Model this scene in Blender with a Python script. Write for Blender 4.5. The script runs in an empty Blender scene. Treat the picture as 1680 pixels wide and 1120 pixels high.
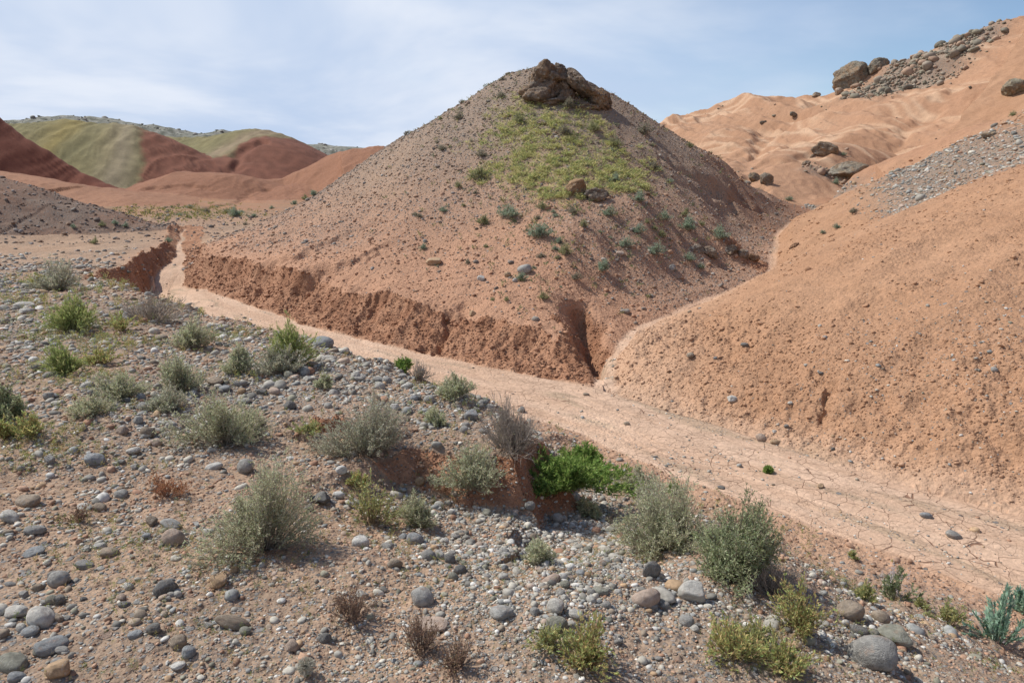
import bpy, math, random
import numpy as np
random.seed(7)
RNG = np.random.default_rng(11)
F32 = np.float32

# ------------------------------------------------------------------ camera
ZC = 2.8
PITCH = math.radians(12.2)
FPX = 1200.0
sc = bpy.context.scene
cam_d = bpy.data.cameras.new("camera")
cam = bpy.data.objects.new("camera", cam_d)
sc.collection.objects.link(cam)
cam_d.sensor_width = 36.0
cam_d.lens = 36.0 * FPX / 1680.0
cam_d.clip_start = 0.05
cam_d.clip_end = 8000
cam.location = (0, 0, ZC)
cam.rotation_euler = (math.pi / 2 - PITCH, 0, 0)
sc.camera = cam

# ------------------------------------------------------------------ light
SUNV = np.array([-0.74, 0.30, 1.0])
SUNV = SUNV / np.linalg.norm(SUNV)
SUN_EL = math.asin(SUNV[2])
SUN_AZ = math.atan2(SUNV[0], SUNV[1])
w = bpy.data.worlds.new("World")
sc.world = w
w.use_nodes = True
nt = w.node_tree
for n in list(nt.nodes):
    nt.nodes.remove(n)
def wn(t, **k):
    n = nt.nodes.new(t)
    for a, b in k.items():
        setattr(n, a, b)
    return n
wo = wn('ShaderNodeOutputWorld')
bg = wn('ShaderNodeBackground'); bg.inputs[1].default_value = 0.13
sky = wn('ShaderNodeTexSky', sky_type='NISHITA', sun_disc=False)
sky.sun_elevation = SUN_EL; sky.sun_rotation = SUN_AZ % (2 * math.pi)
sky.air_density = 1.0; sky.dust_density = 0.6; sky.ozone_density = 1.6; sky.altitude = 1200
tc = wn('ShaderNodeTexCoord')
sep = wn('ShaderNodeSeparateXYZ'); nt.links.new(tc.outputs['Generated'], sep.inputs[0])
def wmath(op, a, b=None, clamp=False):
    n = wn('ShaderNodeMath', operation=op, use_clamp=clamp)
    for i, v in enumerate((a, b)):
        if v is None: continue
        if isinstance(v, (int, float)): n.inputs[i].default_value = v
        else: nt.links.new(v, n.inputs[i])
    return n.outputs[0]
# project the view direction on a cloud deck: (x, y) / (z + .25)
den = wmath('ADD', wmath('MAXIMUM', sep.outputs[2], 0.0), 0.28)
cu = wmath('DIVIDE', sep.outputs[0], den); cv = wmath('DIVIDE', sep.outputs[1], den)
cmb = wn('ShaderNodeCombineXYZ'); nt.links.new(cu, cmb.inputs[0]); nt.links.new(cv, cmb.inputs[1])
def wnoise(scale, detail, rough, loc, dist=0.0, scl=(1, 1, 1)):
    mp = wn('ShaderNodeMapping'); mp.inputs['Location'].default_value = loc; mp.inputs['Scale'].default_value = scl
    nt.links.new(cmb.outputs[0], mp.inputs[0])
    n = wn('ShaderNodeTexNoise'); n.inputs['Scale'].default_value = scale; n.inputs['Detail'].default_value = detail
    n.inputs['Roughness'].default_value = rough; n.inputs['Distortion'].default_value = dist
    nt.links.new(mp.outputs[0], n.inputs['Vector'])
    return n.outputs['Fac']
def wramp(v, lo, hi):
    n = wn('ShaderNodeMapRange', interpolation_type='SMOOTHSTEP')
    nt.links.new(v, n.inputs[0]); n.inputs[1].default_value = lo; n.inputs[2].default_value = hi
    return n.outputs[0]
# thin veil that thins out towards the upper right
nA = wnoise(0.9, 6, 0.5, (3.1, 0.4, 0), 0.3)
nB = wnoise(2.3, 7, 0.55, (1.7, 5.2, 0), 0.2, (1, 1.5, 1))
side = wmath('SUBTRACT', 1.0, wmath('MULTIPLY', wmath('ADD', sep.outputs[0], wmath('MULTIPLY', sep.outputs[2], 0.9)), 1.32))
veil = wmath('ADD', side, wmath('MULTIPLY', wmath('SUBTRACT', nA, 0.5), 1.5))
veil = wmath('ADD', veil, wmath('MULTIPLY', wmath('SUBTRACT', nB, 0.5), 0.30))
veil = wramp(veil, 0.12, 0.98)
shade = wramp(wnoise(1.0, 5, 0.55, (8.3, 2.2, 0), 0.5), 0.36, 0.66)
ccol = wn('ShaderNodeMixRGB'); ccol.inputs[1].default_value = (4.15, 5.05, 6.6, 1); ccol.inputs[2].default_value = (6.1, 6.55, 7.4, 1)
nt.links.new(shade, ccol.inputs[0])
skt = wn('ShaderNodeMixRGB', blend_type='MULTIPLY'); skt.inputs[0].default_value = 1.0
skt.inputs[2].default_value = (1.0, 1.0, 1.0, 1)
nt.links.new(sky.outputs[0], skt.inputs[1])
cmix = wn('ShaderNodeMixRGB')
nt.links.new(veil, cmix.inputs[0]); nt.links.new(skt.outputs[0], cmix.inputs[1]); nt.links.new(ccol.outputs[0], cmix.inputs[2])
nt.links.new(cmix.outputs[0], bg.inputs[0])
nt.links.new(bg.outputs[0], wo.inputs[0])

sun_d = bpy.data.lights.new("sun", 'SUN')
sun = bpy.data.objects.new("sun", sun_d)
sc.collection.objects.link(sun)
sun_d.energy = 4.7
sun_d.angle = math.radians(0.9)
sun_d.color = (1.0, 0.95, 0.865)
from mathutils import Vector
sun.rotation_euler = Vector([float(v) for v in SUNV]).to_track_quat('Z', 'Y').to_euler()
sun.location = (-30, 10, 50)
sc.view_settings.view_transform = 'Standard'
sc.view_settings.look = 'None'
sc.view_settings.gamma = 1
sc.view_settings.exposure = 0.0
sc.cycles.max_bounces = 4
sc.cycles.diffuse_bounces = 3
sc.cycles.use_adaptive_sampling = True

# ------------------------------------------------------------------ noise
def _hash(ix, iy, seed):
    h = (ix.astype(np.uint32) * np.uint32(374761393)) ^ (iy.astype(np.uint32) * np.uint32(668265263)) ^ np.uint32((seed * 362437 + 12345) & 0xFFFFFFFF)
    h = (h ^ (h >> np.uint32(13))) * np.uint32(1274126177)
    return h ^ (h >> np.uint32(16))
_ANG = np.linspace(0, 2 * np.pi, 257)[:256]
_GC = np.cos(_ANG).astype(F32); _GS = np.sin(_ANG).astype(F32)
def perlin(x, y, seed=0):
    xf = np.floor(x); yf = np.floor(y)
    ix = xf.astype(np.int64); iy = yf.astype(np.int64)
    fx = (x - xf).astype(F32); fy = (y - yf).astype(F32)
    u = fx * fx * fx * (fx * (fx * 6 - 15) + 10); v = fy * fy * fy * (fy * (fy * 6 - 15) + 10)
    def g(a, b, dx, dy):
        h = (_hash(a, b, seed) & np.uint32(255)).astype(np.int64)
        return _GC[h] * dx + _GS[h] * dy
    a = g(ix, iy, fx, fy); b = g(ix + 1, iy, fx - 1, fy)
    c = g(ix, iy + 1, fx, fy - 1); d = g(ix + 1, iy + 1, fx - 1, fy - 1)
    return (a + u * (b - a) + v * ((c + u * (d - c)) - (a + u * (b - a)))) * 1.5
def worley(x, y, seed=0):
    """distance to the nearest and second nearest feature point, unit cells"""
    ix = np.floor(x).astype(np.int64); iy = np.floor(y).astype(np.int64)
    f1 = np.full(x.shape, 9, F32); f2 = np.full(x.shape, 9, F32)
    for di in (-1, 0, 1):
        for dj in (-1, 0, 1):
            cx = ix + di; cy = iy + dj
            h = _hash(cx, cy, seed)
            px = cx + (h & np.uint32(1023)).astype(F32) / 1023.0
            py = cy + ((h >> np.uint32(10)) & np.uint32(1023)).astype(F32) / 1023.0
            d = np.hypot(x - px, y - py).astype(F32)
            m = d < f1
            f2 = np.where(m, f1, np.minimum(f2, d)); f1 = np.where(m, d, f1)
    return f1, f2
def ss(x, a, b):
    t = np.clip((x - a) / (b - a), 0, 1)
    return t * t * (3 - 2 * t)
def smax(a, b, k):
    h = np.clip(0.5 + 0.5 * (a - b) / k, 0, 1)
    return b + (a - b) * h + k * h * (1 - h)
def smin(a, b, k):
    return -smax(-a, -b, k)

# ------------------------------------------------------------------ lines
def polyline(X, Y, P):
    """distance, signed side (+ = left of travel), interpolated extra values"""
    P = np.asarray(P, float)
    best = np.full(X.shape, 1e9, F32); side = np.zeros(X.shape, F32)
    vals = [np.zeros(X.shape, F32) for _ in range(P.shape[1] - 2)]
    s0 = 0.0; arc = np.zeros(X.shape, F32)
    for a, b in zip(P[:-1], P[1:]):
        dx, dy = b[0] - a[0], b[1] - a[1]; L2 = dx * dx + dy * dy; L = math.sqrt(L2)
        t = np.clip(((X - a[0]) * dx + (Y - a[1]) * dy) / L2, 0, 1)
        ex = X - (a[0] + t * dx); ey = Y - (a[1] + t * dy)
        d = np.hypot(ex, ey); m = d < best
        best = np.where(m, d, best)
        side = np.where(m, np.sign(dx * (Y - a[1]) - dy * (X - a[0])), side)
        arc = np.where(m, s0 + t * L, arc)
        for i in range(len(vals)):
            vals[i] = np.where(m, a[2 + i] + t * (b[2 + i] - a[2 + i]), vals[i])
        s0 += L
    return best, side, arc, vals
def densify(P, n=6):
    """Catmull-Rom through the points so the banks have no corners"""
    P = np.asarray(P, float); Q = []
    for i in range(len(P) - 1):
        p0 = P[max(i - 1, 0)]; p1 = P[i]; p2 = P[i + 1]; p3 = P[min(i + 2, len(P) - 1)]
        for k in range(n):
            t = k / n
            Q.append(0.5 * (2 * p1 + (p2 - p0) * t + (2 * p0 - 5 * p1 + 4 * p2 - p3) * t * t + (3 * p1 - p0 - 3 * p2 + p3) * t ** 3))
    Q.append(P[-1])
    return np.array(Q)

# x, y, half width, floor height
WASH = densify([(8.2, 0.2, 1.0, -0.06), (5.6, 3.2, .85, -0.02), (3.9, 5.15, .76, 0), (2.5, 6.75, .78, 0.02), (1.15, 8.45, .80, .04),
        (-0.5, 10.0, .66, .08), (-2.4, 11.55, .60, .13), (-4.4, 13.4, .52, .18), (-6.4, 15.6, .45, .24),
        (-8.3, 17.9, .42, .30), (-9.4, 19.8, .38, .36), (-9.9, 21.6, .22, .46), (-10.6, 23.4, .12, .62), (-11.3, 25.0, .06, .85), (-12.2, 27.5, .04, 1.1)], 4)
TRIB = densify([(1.25, 9.15, .22, .05), (1.30, 10.0, .10, .09), (1.65, 11.4, .10, .2), (2.5, 12.8, .14, .33), (3.6, 14.1, .13, .48), (5.2, 15.8, .07, .7),
        (6.0, 16.9, .05, .85), (6.6, 18.6, .05, 1.15), (7.6, 21.0, .04, 1.45), (9.3, 23.6, .04, 1.75), (12.5, 27, .05, 2.3), (17, 31.5, .05, 3.1)], 4)

def tps_fit(P):
    P = np.asarray(P, float); n = len(P)
    def phi(r): return np.where(r > 0, r * r * np.log(r + 1e-12), 0)
    D = np.hypot(P[:, None, 0] - P[None, :, 0], P[:, None, 1] - P[None, :, 1])
    A = np.zeros((n + 3, n + 3)); A[:n, :n] = phi(D) + np.eye(n) * 0.02
    A[:n, n] = 1; A[:n, n + 1:] = P[:, :2]; A[n, :n] = 1; A[n + 1:, :n] = P[:, :2].T
    sol = np.linalg.solve(A, np.concatenate([P[:, 2], np.zeros(3)]))
    def f(X, Y):
        out = sol[n] + sol[n + 1] * X + sol[n + 2] * Y
        for i in range(n):
            r2 = (X - P[i, 0]) ** 2 + (Y - P[i, 1]) ** 2
            out = out + sol[i] * 0.5 * r2 * np.log(r2 + 1e-12)
        return out
    return f
BASE = tps_fit([(0, 0, 1.1), (-3, 2, 1.15), (-6, 5, 1.22), (-2.2, 6.6, 1.1), (-5.8, 10.6, 1.1), (-12, 14, 1.15), (-12.5, 20, .95), (-18, 20, 1.2),
    (-14, 27, 1.1), (-8, 32, 1.3), (0, 3, 1.04), (.0, 5.5, .93), (-.8, 4.2, 1.0), (1.2, 4.0, .82), (2.4, 3.0, .52), (3, 2, .56), (2.0, 5.0, .32), (1.0, 5.6, .62), (5, 0, .5), (3.2, 4, .24),
    (-9, 14, 1.05), (1, 12, .45), (5, 12, .4), (8, 8, .3), (5, 18, .9), (12, 30, 2.2), (0, 40, 1.5), (-20, 50, 1.5), (-30, 80, 1.5), (20, 50, 3), (-60, 40, 2), (-40, 10, 2),
    (40, 0, 1), (0, -40, 1.1), (-40, -40, 1.1), (40, -40, 1.1), (60, 60, 3), (0, 120, 2), (-100, 120, 2), (100, 100, 3)])

def cone(X, Y, cx, cy, H, k, r0, ax=1.0, ang=0.0):
    """rounded cone: height H, flank slope k, crown radius r0, stretched ax along ang"""
    c, s = math.cos(ang), math.sin(ang)
    dx = X - cx; dy = Y - cy
    u = (dx * c + dy * s) / ax; v = -dx * s + dy * c
    return H - k * (np.sqrt(u * u + v * v + r0 * r0) - r0)
def ridge(X, Y, P, k, r0):
    d, sd, arc, (z,) = polyline(X, Y, P)
    return z - k * (np.sqrt(d * d + r0 * r0) - r0), arc, sd * d

PROF_R = np.array([0, 1.2, 2.3, 3.6, 4.9, 6.7, 9.2, 11.6, 14, 18, 26])
PROF_Z = np.array([6.42, 6.15, 5.55, 4.72, 3.88, 2.80, 1.42, .62, .2, -.6, -3])
def octave(X, Y, R, wl, amp, seed, ang=None, stretch=1.0):
    wgt = np.clip(wl / (R * 0.0045) - 1.0, 0, 1)
    if ang is not None:
        c, s = math.cos(ang), math.sin(ang)
        X, Y = (X * c + Y * s) / stretch, -X * s + Y * c
    return amp * wgt * perlin(X / wl, Y / wl, seed)

def terrain(X, Y):
    """height, region id, helper masks"""
    X = X.astype(F32); Y = Y.astype(F32)
    R = np.hypot(X, Y)
    wxn = octave(X, Y, R, 1.3, .14, 1) + octave(X, Y, R, .45, .05, 2)
    wyn = octave(X, Y, R, 1.3, .14, 3) + octave(X, Y, R, .45, .05, 4)
    dW, sW, aW, (hw, fz) = polyline(X + wxn, Y + wyn, WASH)
    dT, sT, aT, (ht, ft) = polyline(X + wxn * .5, Y + wyn * .5, TRIB)
    B = BASE(X, Y).astype(F32)
    # --- central hill
    dx = X - 0.95; dy = Y - 25.0
    th = np.arctan2(dy, dx)
    rs = np.interp(np.degrees(th), [-180, -150, -120, -96, -88, -78, -66, -50, -35, -20, 0, 30, 70, 180], [1, .98, 1.04, 1.12, 1.16, 1.12, 1.0, .90, .90, 1.0, 1.12, 1.12, 1, 1]).astype(F32)
    rh0 = np.hypot(dx, dy)
    rs = 1 + (rs - 1) * ss(rh0, 2, 8)
    rho = rh0 / rs
    rho = rho + .22 * perlin(dx * .22, dy * .22, 31) * ss(rho, 1, 5)
    Hc = np.interp(rho, PROF_R, PROF_Z).astype(F32)
    Hc = Hc + octave(X, Y, R, 2.6, .10, 32) + octave(X, Y, R, 1.1, .05, 33)
    # --- right hillside between the two channels
    a = np.maximum(dW - hw, 0); b = np.maximum(dT - ht, 0)
    A1 = fz + .10 * ss(a, 0, .5) + .36 * a + .25 * ss(a, .2, 1.3)
    A2 = ft + .05 + .50 * b
    Hr = smin(A1, A2, .9)
    Hr = Hr + octave(X, Y, R, 3.1, .16, 35) + .05 * (1 - 2 * np.abs(perlin((X * .85 + Y * .5) / 2.6 + 4, (Y * .85 - X * .5) / .8, 37))) + octave(X, Y, R, 1.2, .06, 36)
    right = ss(dW, 0, .01) * (sW < 0)
    onr = (X > 1.0) & (sT < 0) & (sW < 0)
    cr = 2.2 + .35 * ss(X, 6, 12)
    Hr2 = Hr
    # --- the long hill behind on the right
    P_main = [(9, 66, 5.5), (14.5, 60, 8.3), (18, 58, 9.0), (22.5, 55.0, 9.0), (24.5, 53.5, 9.9), (28, 52, 11.3), (33, 50, 13.1), (40, 47, 15.6), (60, 40, 22)]
    m0, am, _ = ridge(X, Y, P_main, .38, 1.2)
    spurs = []
    for P, k in (([(14.5, 60, 7.7), (12.2, 52, 5.4), (11, 44, 3.2)], .55),
                 ([(18, 58, 8.8), (15.5, 50, 6.3), (13, 42, 3.6)], .5),
                 ([(24.5, 53.5, 9.0), (23.2, 47, 8.1), (19, 41, 5.9), (14, 35, 3.0)], .46),
                 ([(33, 50, 12.2), (29.5, 43, 9.4), (24.5, 37.5, 7.0), (18.5, 32, 3.7)], .46),
                 ([(44, 46, 15), (42, 38, 9), (38, 31, 4)], .42)):
        spurs.append(ridge(X, Y, P, k, .8)[0])
    Hb = m0
    for sp in spurs:
        Hb = smax(Hb, sp, 1.0)
    wx2 = X + 1.5 * perlin(X / 7, Y / 7, 41); wy2 = Y + 1.5 * perlin(X / 7, Y / 7, 42)
    def rid(wl, seed, ang=-.35, st=2.6):
        c, s = math.cos(ang), math.sin(ang)
        u = (wx2 * s + wy2 * c) / (wl * st); v = (wx2 * c - wy2 * s) / wl
        return 1 - np.abs(perlin(v, u, seed)) * 1.8
    Hb = Hb + .60 * (rid(7, 43) - .6) + .36 * (rid(3.0, 44) - .6) + .24 * (rid(1.3, 45, -.35, 3.5) - .6) + .08 * (rid(.6, 49, -.2, 4) - .6)
    Hb = Hb + octave(X, Y, R, .6, .05, 46)
    Hm = cone(X, Y, 14.2, 33.8, 4.55, .42, 1.3, 1.6, .5)      # low mound carrying the lower boulders
    # spur between the near hillside and the long hill
    Hs, _, _ = ridge(X, Y, [(9.8, 25.5, 2.05), (12.2, 25.3, 3.35), (14.0, 24.0, 4.35), (16.0, 22.5, 5.1), (21, 19.5, 7.2), (30, 16, 11)], .48, .9)
    Hs = Hs + octave(X, Y, R, 2.2, .12, 47) + octave(X, Y, R, .8, .05, 48)
    # --- hills on the left and far away
    Hl, _, _ = ridge(X, Y, [(-34, 29, 7.4), (-18.2, 26.6, 2.95), (-15.8, 26.6, 2.2), (-13.3, 26.4, 1.35)], .33, .8)
    Hl = Hl + octave(X, Y, R, 3, .14, 50) + octave(X, Y, R, 1.2, .07, 51)
    dk, _, _ = ridge(X, Y, [(-75, 69, 26), (-47.6, 71, 8.5), (-41.0, 71.3, 3.5)], .55, .8)
    rs1, _, _ = ridge(X, Y, [(-40, 46, 4.2), (-31, 45, 3.5), (-25.3, 45, 2.55), (-18, 41, 1.35)], .16, 1.5)
    hump, _, _ = ridge(X, Y, [(-29.5, 58, 2.4), (-25.6, 58.5, 3.65), (-20.9, 58, 3.4), (-17.6, 57.5, 2.6)], .24, 2.2)
    hump2, _, _ = ridge(X, Y, [(-19, 62, 3.1), (-14.5, 63.5, 5.35), (-11.3, 64, 5.7), (-4, 64, 5)], .27, 2.2)
    ol1, _, _ = ridge(X, Y, [(-82, 100, 9.3), (-64.5, 99.5, 10.4), (-58.6, 99, 10.7), (-48.6, 96, 9.4)], .56, 4)
    ol1b, _, _ = ridge(X, Y, [(-50, 97, 9.3), (-46.5, 91, 6.8)], .6, 2)
    ol2, _, _ = ridge(X, Y, [(-60, 118, 9.9), (-46.7, 117, 9.9), (-38.3, 112.5, 9.8)], .5, 4)
    ol2b, _, _ = ridge(X, Y, [(-38.3, 112.5, 9.7), (-34.0, 105, 8.7)], .52, 5)
    g0, _, _ = ridge(X, Y, [(-150, 165, 14.5), (-115, 170, 16.0), (-100, 172, 17.6), (-90.8, 172, 17.1), (-81, 172, 15.3), (-70, 172, 13.8), (-64.6, 172, 14.6), (-56, 172, 13.0), (-50, 171, 11.5)], .26, 5)
    g1 = cone(X, Y, -49, 207, 12.9, .2, 5, 1.6, 0)
    fn = octave(X, Y, R, 14, .7, 52) + octave(X, Y, R, 5, .22, 53)
    rl_ = (1 - 2 * np.abs(perlin(X / 2.6 + perlin(X / 9, Y / 9, 56) * 1.2, Y / 16, 55))) * .22 + (1 - 2 * np.abs(perlin(X / 1.1 + perlin(X / 4, Y / 4, 57), Y / 7, 58))) * .10
    rl_ = rl_ * ss(R, 35, 60)
    ol1 = ol1 + rl_; ol2 = ol2 + rl_; hump = hump + rl_ * .45; hump2 = hump2 + rl_ * .6; dk = dk + rl_; rs1 = rs1 + rl_ * .3
    ol1 = smax(ol1, ol1b, 2.5) + fn * .8; ol2 = smax(ol2, ol2b, 2.5) + fn * .8
    g0 = g0 + fn + octave(X, Y, R, 3, .5, 54); g1 = g1 + fn
    rs1 = rs1 + fn * .35; hump = hump + fn * .3; hump2 = hump2 + fn * .3; dk = dk + fn * .5
    far = ss(R, 250, 900) * 0
    B = np.minimum(B, 2.6)
    # right side far/near assembly; the near hillside only exists to the right of the side channel
    sT_ok = onr
    G = B
    lay = [B]
    ids = np.zeros(X.shape, np.int8)          # 0 valley floor / bench
    def put(H, k, rid_, mask=None):
        nonlocal G, ids
        Hx = H if mask is None else np.where(mask, H, -50).astype(F32)
        ids = np.where(Hx > G, rid_, ids).astype(np.int8)
        G = smax(G, Hx, k)
    put(Hl, .5, 5); put(rs1, .8, 6); put(hump, .6, 7); put(hump2, .6, 8); put(dk, .8, 9)
    put(ol1, 1., 10); put(ol2, 1., 11); put(g0, 2., 12); put(g1, 2., 13)
    put(Hb, .5, 3); put(Hm, .4, 3); 
    put(Hs, .35, 4)
    Gh = smax(G, Hc, .25)
    ids_h = np.where(Hc > G, 1, ids)
    # near hillside: take over where it lies right of the side channel, before the spur rises
    Gr = smax(np.where(ids == 3, G, np.where(ids == 4, G, -50)), Hr2, .3)
    idr = np.where(Hr2 > G, 2, ids)
    cross = ss(-sT * dT, -.05, .05)
    use_r = (sW < 0) & ((sT < 0)) & (X > .5)
    G = np.where(use_r, np.where((ids == 3) | (ids == 4), np.maximum(G, Hr2) , Hr2), Gh)
    G = np.where(use_r & ((ids == 3) | (ids == 4)), smax(np.where(use_r, Hr2, 0), np.where((ids == 3) | (ids == 4), Gh * 0 + np.maximum(Hs, np.maximum(Hb, Hm)), -50), .35), G)
    ids = np.where(use_r, np.where(np.maximum(Hs, np.maximum(Hb, Hm)) > Hr2, np.where(Hs > np.maximum(Hb, Hm), 4, 3), 2), ids_h)
    # --- side channel cut
    rl = perlin(aT * 2.1, dT * 1.2, 61)
    onhill = sT > 0
    bwh = 1.9 - 1.25 * ss(3.0 - aT, 0, 1.2) - 1.0 * np.exp(-((aT - 9.3) / .9) ** 2)
    bwT = np.where(onhill, bwh, .30) * (1 + .15 * rl)
    depth_w = np.where(onhill, 1.0, 1.0)
    tt = np.maximum(dT - ht, 0) / bwT
    stp = np.clip((1.3 - bwh) / .6, 0, 1)
    prof = stp * np.interp(tt, [0, .35, .8, 1.0], [0, .22, .9, 1.0]) + (1 - stp) * (.55 * np.interp(tt, [0, .1, .8, 1.3], [0, .18, .8, 1.0]) + .45 * ss(tt, 0, 1.2))
    prof = prof.astype(F32)
    keepT = ss(aT, 24, 32)
    prof = np.maximum(prof, np.where(onhill, keepT, keepT))
    TG = ft + (G - ft) * prof
    tmask = (sW < 0) & (dT < 3.6) & (X > -2.6)
    G = np.where(tmask, np.minimum(G, TG), G)
    # --- main wash cut
    near = sW > 0
    hill_side = (~near) & (~use_r)
    rl = perlin(aW * 2.3, dW * .8, 62) * .9 + perlin(aW * 6.5, dW * 1.6, 63) * .45
    e = np.maximum(dW - hw, 0)
    bw = np.where(near, 1.9, np.where(hill_side, .95, .55))
    up = ss(aW, 21, 25)
    bw = bw * (1 - .75 * up * near) * (1 - .3 * up)
    t = e / bw + rl * np.where(hill_side, .12, .10) * ss(e, 0, .3) + (octave(X, Y, R, .3, .05, 64) + octave(X, Y, R, .14, .03, 65)) * ss(e, 0, .3)
    steep = np.interp(t, [0, .1, .5, .68, .86, .93, 1.0, 1.15], [0, .06, .36, .55, .84, .96, 1.0, 1.0]).astype(F32)
    soft = ss(t, -.05, 1.05)
    soft = soft * soft * .35 + soft * .65
    slump = ss(perlin(aW / 1.9, aW * 0 + .5, 66), .0, .45) * .75
    steep_h = steep * (1 - slump) + ss(t * .62, 0, 1.0) * slump
    prof = np.where(hill_side, steep_h, np.where(near, soft * (1 - up) + steep * up, np.interp(t, [0, 1], [.3, 1])))
    prof = np.where(e <= 0, 0, prof)
    WG = fz + (np.maximum(G, fz) - fz) * prof
    G2 = np.where((dW < 4), np.minimum(G, WG), G)
    G2 = np.where((e <= 0), fz, G2)
    bank = ((hill_side & (e > 0) & (t < .95)) | (tmask & onhill & (tt < .95) & (tt > 0) & (stp > .3)) | (near & (up > .5) & (e > 0) & (t < 1))).astype(F32)
    bed = ss(hw + .06 - dW, 0, .12)
    trb = np.where(tmask, ss(ht + .08 - dT, 0, .1), 0)
    ids = np.where((~use_r) & (sW > 0) & (R < 26) & (ids == 0), 14, ids)
    ids = np.where((~use_r) & (sW <= 0) & (R < 24) & (ids == 0) & (X > -9), 1, ids)
    ids = np.where(dW < hw, 15, ids)
    return G2.astype(F32), ids, dict(R=R, dW=dW, sW=sW, aW=aW, hw=hw, dT=dT, sT=sT, aT=aT, bank=bank, bed=bed, trb=trb, near=near, use_r=use_r, e=e, t=t)

# ------------------------------------------------------------------ polar grid round the camera foot
Q = 1.0
az_f = np.radians(np.linspace(-39, 39, int(1240 * Q)))
az_o = np.radians(np.concatenate([np.linspace(39.2, 60, int(110 * Q) + 4), np.linspace(62, 298, 60), np.linspace(300, 320.8, int(110 * Q) + 4)]))
AZ = np.concatenate([az_f, az_o])              # closed ring
NF = len(az_f)
RR = np.concatenate([np.geomspace(.25, 1.6, int(40 * Q) + 4)[:-1], np.geomspace(1.6, 70, int(1500 * Q))[:-1], np.geomspace(70, 230, int(220 * Q) + 4)[:-1], np.geomspace(230, 3500, 30)])
NA, NR = len(AZ), len(RR)
GX = (RR[:, None] * np.sin(AZ)[None, :]).astype(F32)
GY = (RR[:, None] * np.cos(AZ)[None, :]).astype(F32)
GZ, GID, GM = terrain(GX, GY)

def pix_dir(px, py):
    u = (px - 840) / FPX; v = (560 - py) / FPX
    return np.array([u, math.cos(PITCH) + v * math.sin(PITCH), -math.sin(PITCH) + v * math.cos(PITCH)])
def hit(px, py, Z=None):
    """where the line of sight through a point of the photograph meets the terrain"""
    Z = GZ if Z is None else Z
    d = pix_dir(px, py)
    az = math.atan2(d[0], d[1]); hor = math.hypot(d[0], d[1])
    fa = (az - AZ[0]) / (AZ[1] - AZ[0])
    i = int(np.clip(math.floor(fa), 0, NF - 2)); f = fa - i
    col = Z[:, i] * (1 - f) + Z[:, i + 1] * f
    T = (col - ZC) / RR - d[2] / hor
    k = np.nonzero(T[20:] >= 0)[0]
    if len(k) == 0:
        r = RR[-31]
        return np.array([r * math.sin(az), r * math.cos(az), float(col[-31])])
    k = k[0] + 20
    a, b = T[k - 1], T[k]
    q = a / (a - b) if b != a else 0
    r = RR[k - 1] + (RR[k] - RR[k - 1]) * q
    return np.array([r * math.sin(az), r * math.cos(az), ZC + r * d[2] / hor])
def zat(x, y, Z=None):
    Z = GZ if Z is None else Z
    r = np.hypot(x, y); az = np.arctan2(x, y)
    fa = np.clip((az - AZ[0]) / (AZ[1] - AZ[0]), 0, NF - 1.001)
    i = fa.astype(int); f = fa - i
    k = np.clip(np.searchsorted(RR, r) - 1, 0, NR - 2); g = np.clip((r - RR[k]) / (RR[k + 1] - RR[k]), 0, 1)
    z0 = Z[k, i] * (1 - f) + Z[k, i + 1] * f; z1 = Z[k + 1, i] * (1 - f) + Z[k + 1, i + 1] * f
    return z0 * (1 - g) + z1 * g

# ------------------------------------------------------------------ second pass: gullies, cracks, alcoves cut where the picture shows them
def P3(pts):
    return [hit(*p[:2]) for p in pts]
GZ0 = GZ.copy()
def carve(pts, widths, depths, wl=None, exact=False):
    """cut a channel: pts in photo pixels, widths near side / far side, depth per point"""
    W = P3(pts)
    P = densify([(p[0], p[1], d, w_) for p, d, w_ in zip(W, depths, widths)], 4)
    x0, x1 = P[:, 0].min() - 3, P[:, 0].max() + 3; y0, y1 = P[:, 1].min() - 3, P[:, 1].max() + 3
    m = (GX > x0) & (GX < x1) & (GY > y0) & (GY < y1)
    return m, P
def cut(pts, widths, depths, far_ratio=1.0, seed=70, rough=.25, vee=1.0, flag=None):
    global GZ
    m, P = carve(pts, widths, depths)
    X, Y = GX[m], GY[m]
    wl = max(widths) * 1.2
    X2 = X + perlin(X / wl, Y / wl, seed) * max(widths) * rough; Y2 = Y + perlin(X / wl, Y / wl, seed + 1) * max(widths) * rough
    d, sd, arc, (dp, wd) = polyline(X2, Y2, P)
    wd = np.where(sd > 0, wd * far_ratio, wd)
    t = np.clip(1 - d / wd, 0, 1)
    pr = np.where(sd > 0, ss(t, 0, .8), t ** vee) if far_ratio != 1 else ss(t, 0, 1) ** vee
    GZ[m] -= (dp * pr).astype(F32)
    if flag is not None:
        flag[m] = np.maximum(flag[m], (t > .05) * (sd > 0) * (dp > .08))
GF = np.zeros(GX.shape, F32)
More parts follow.
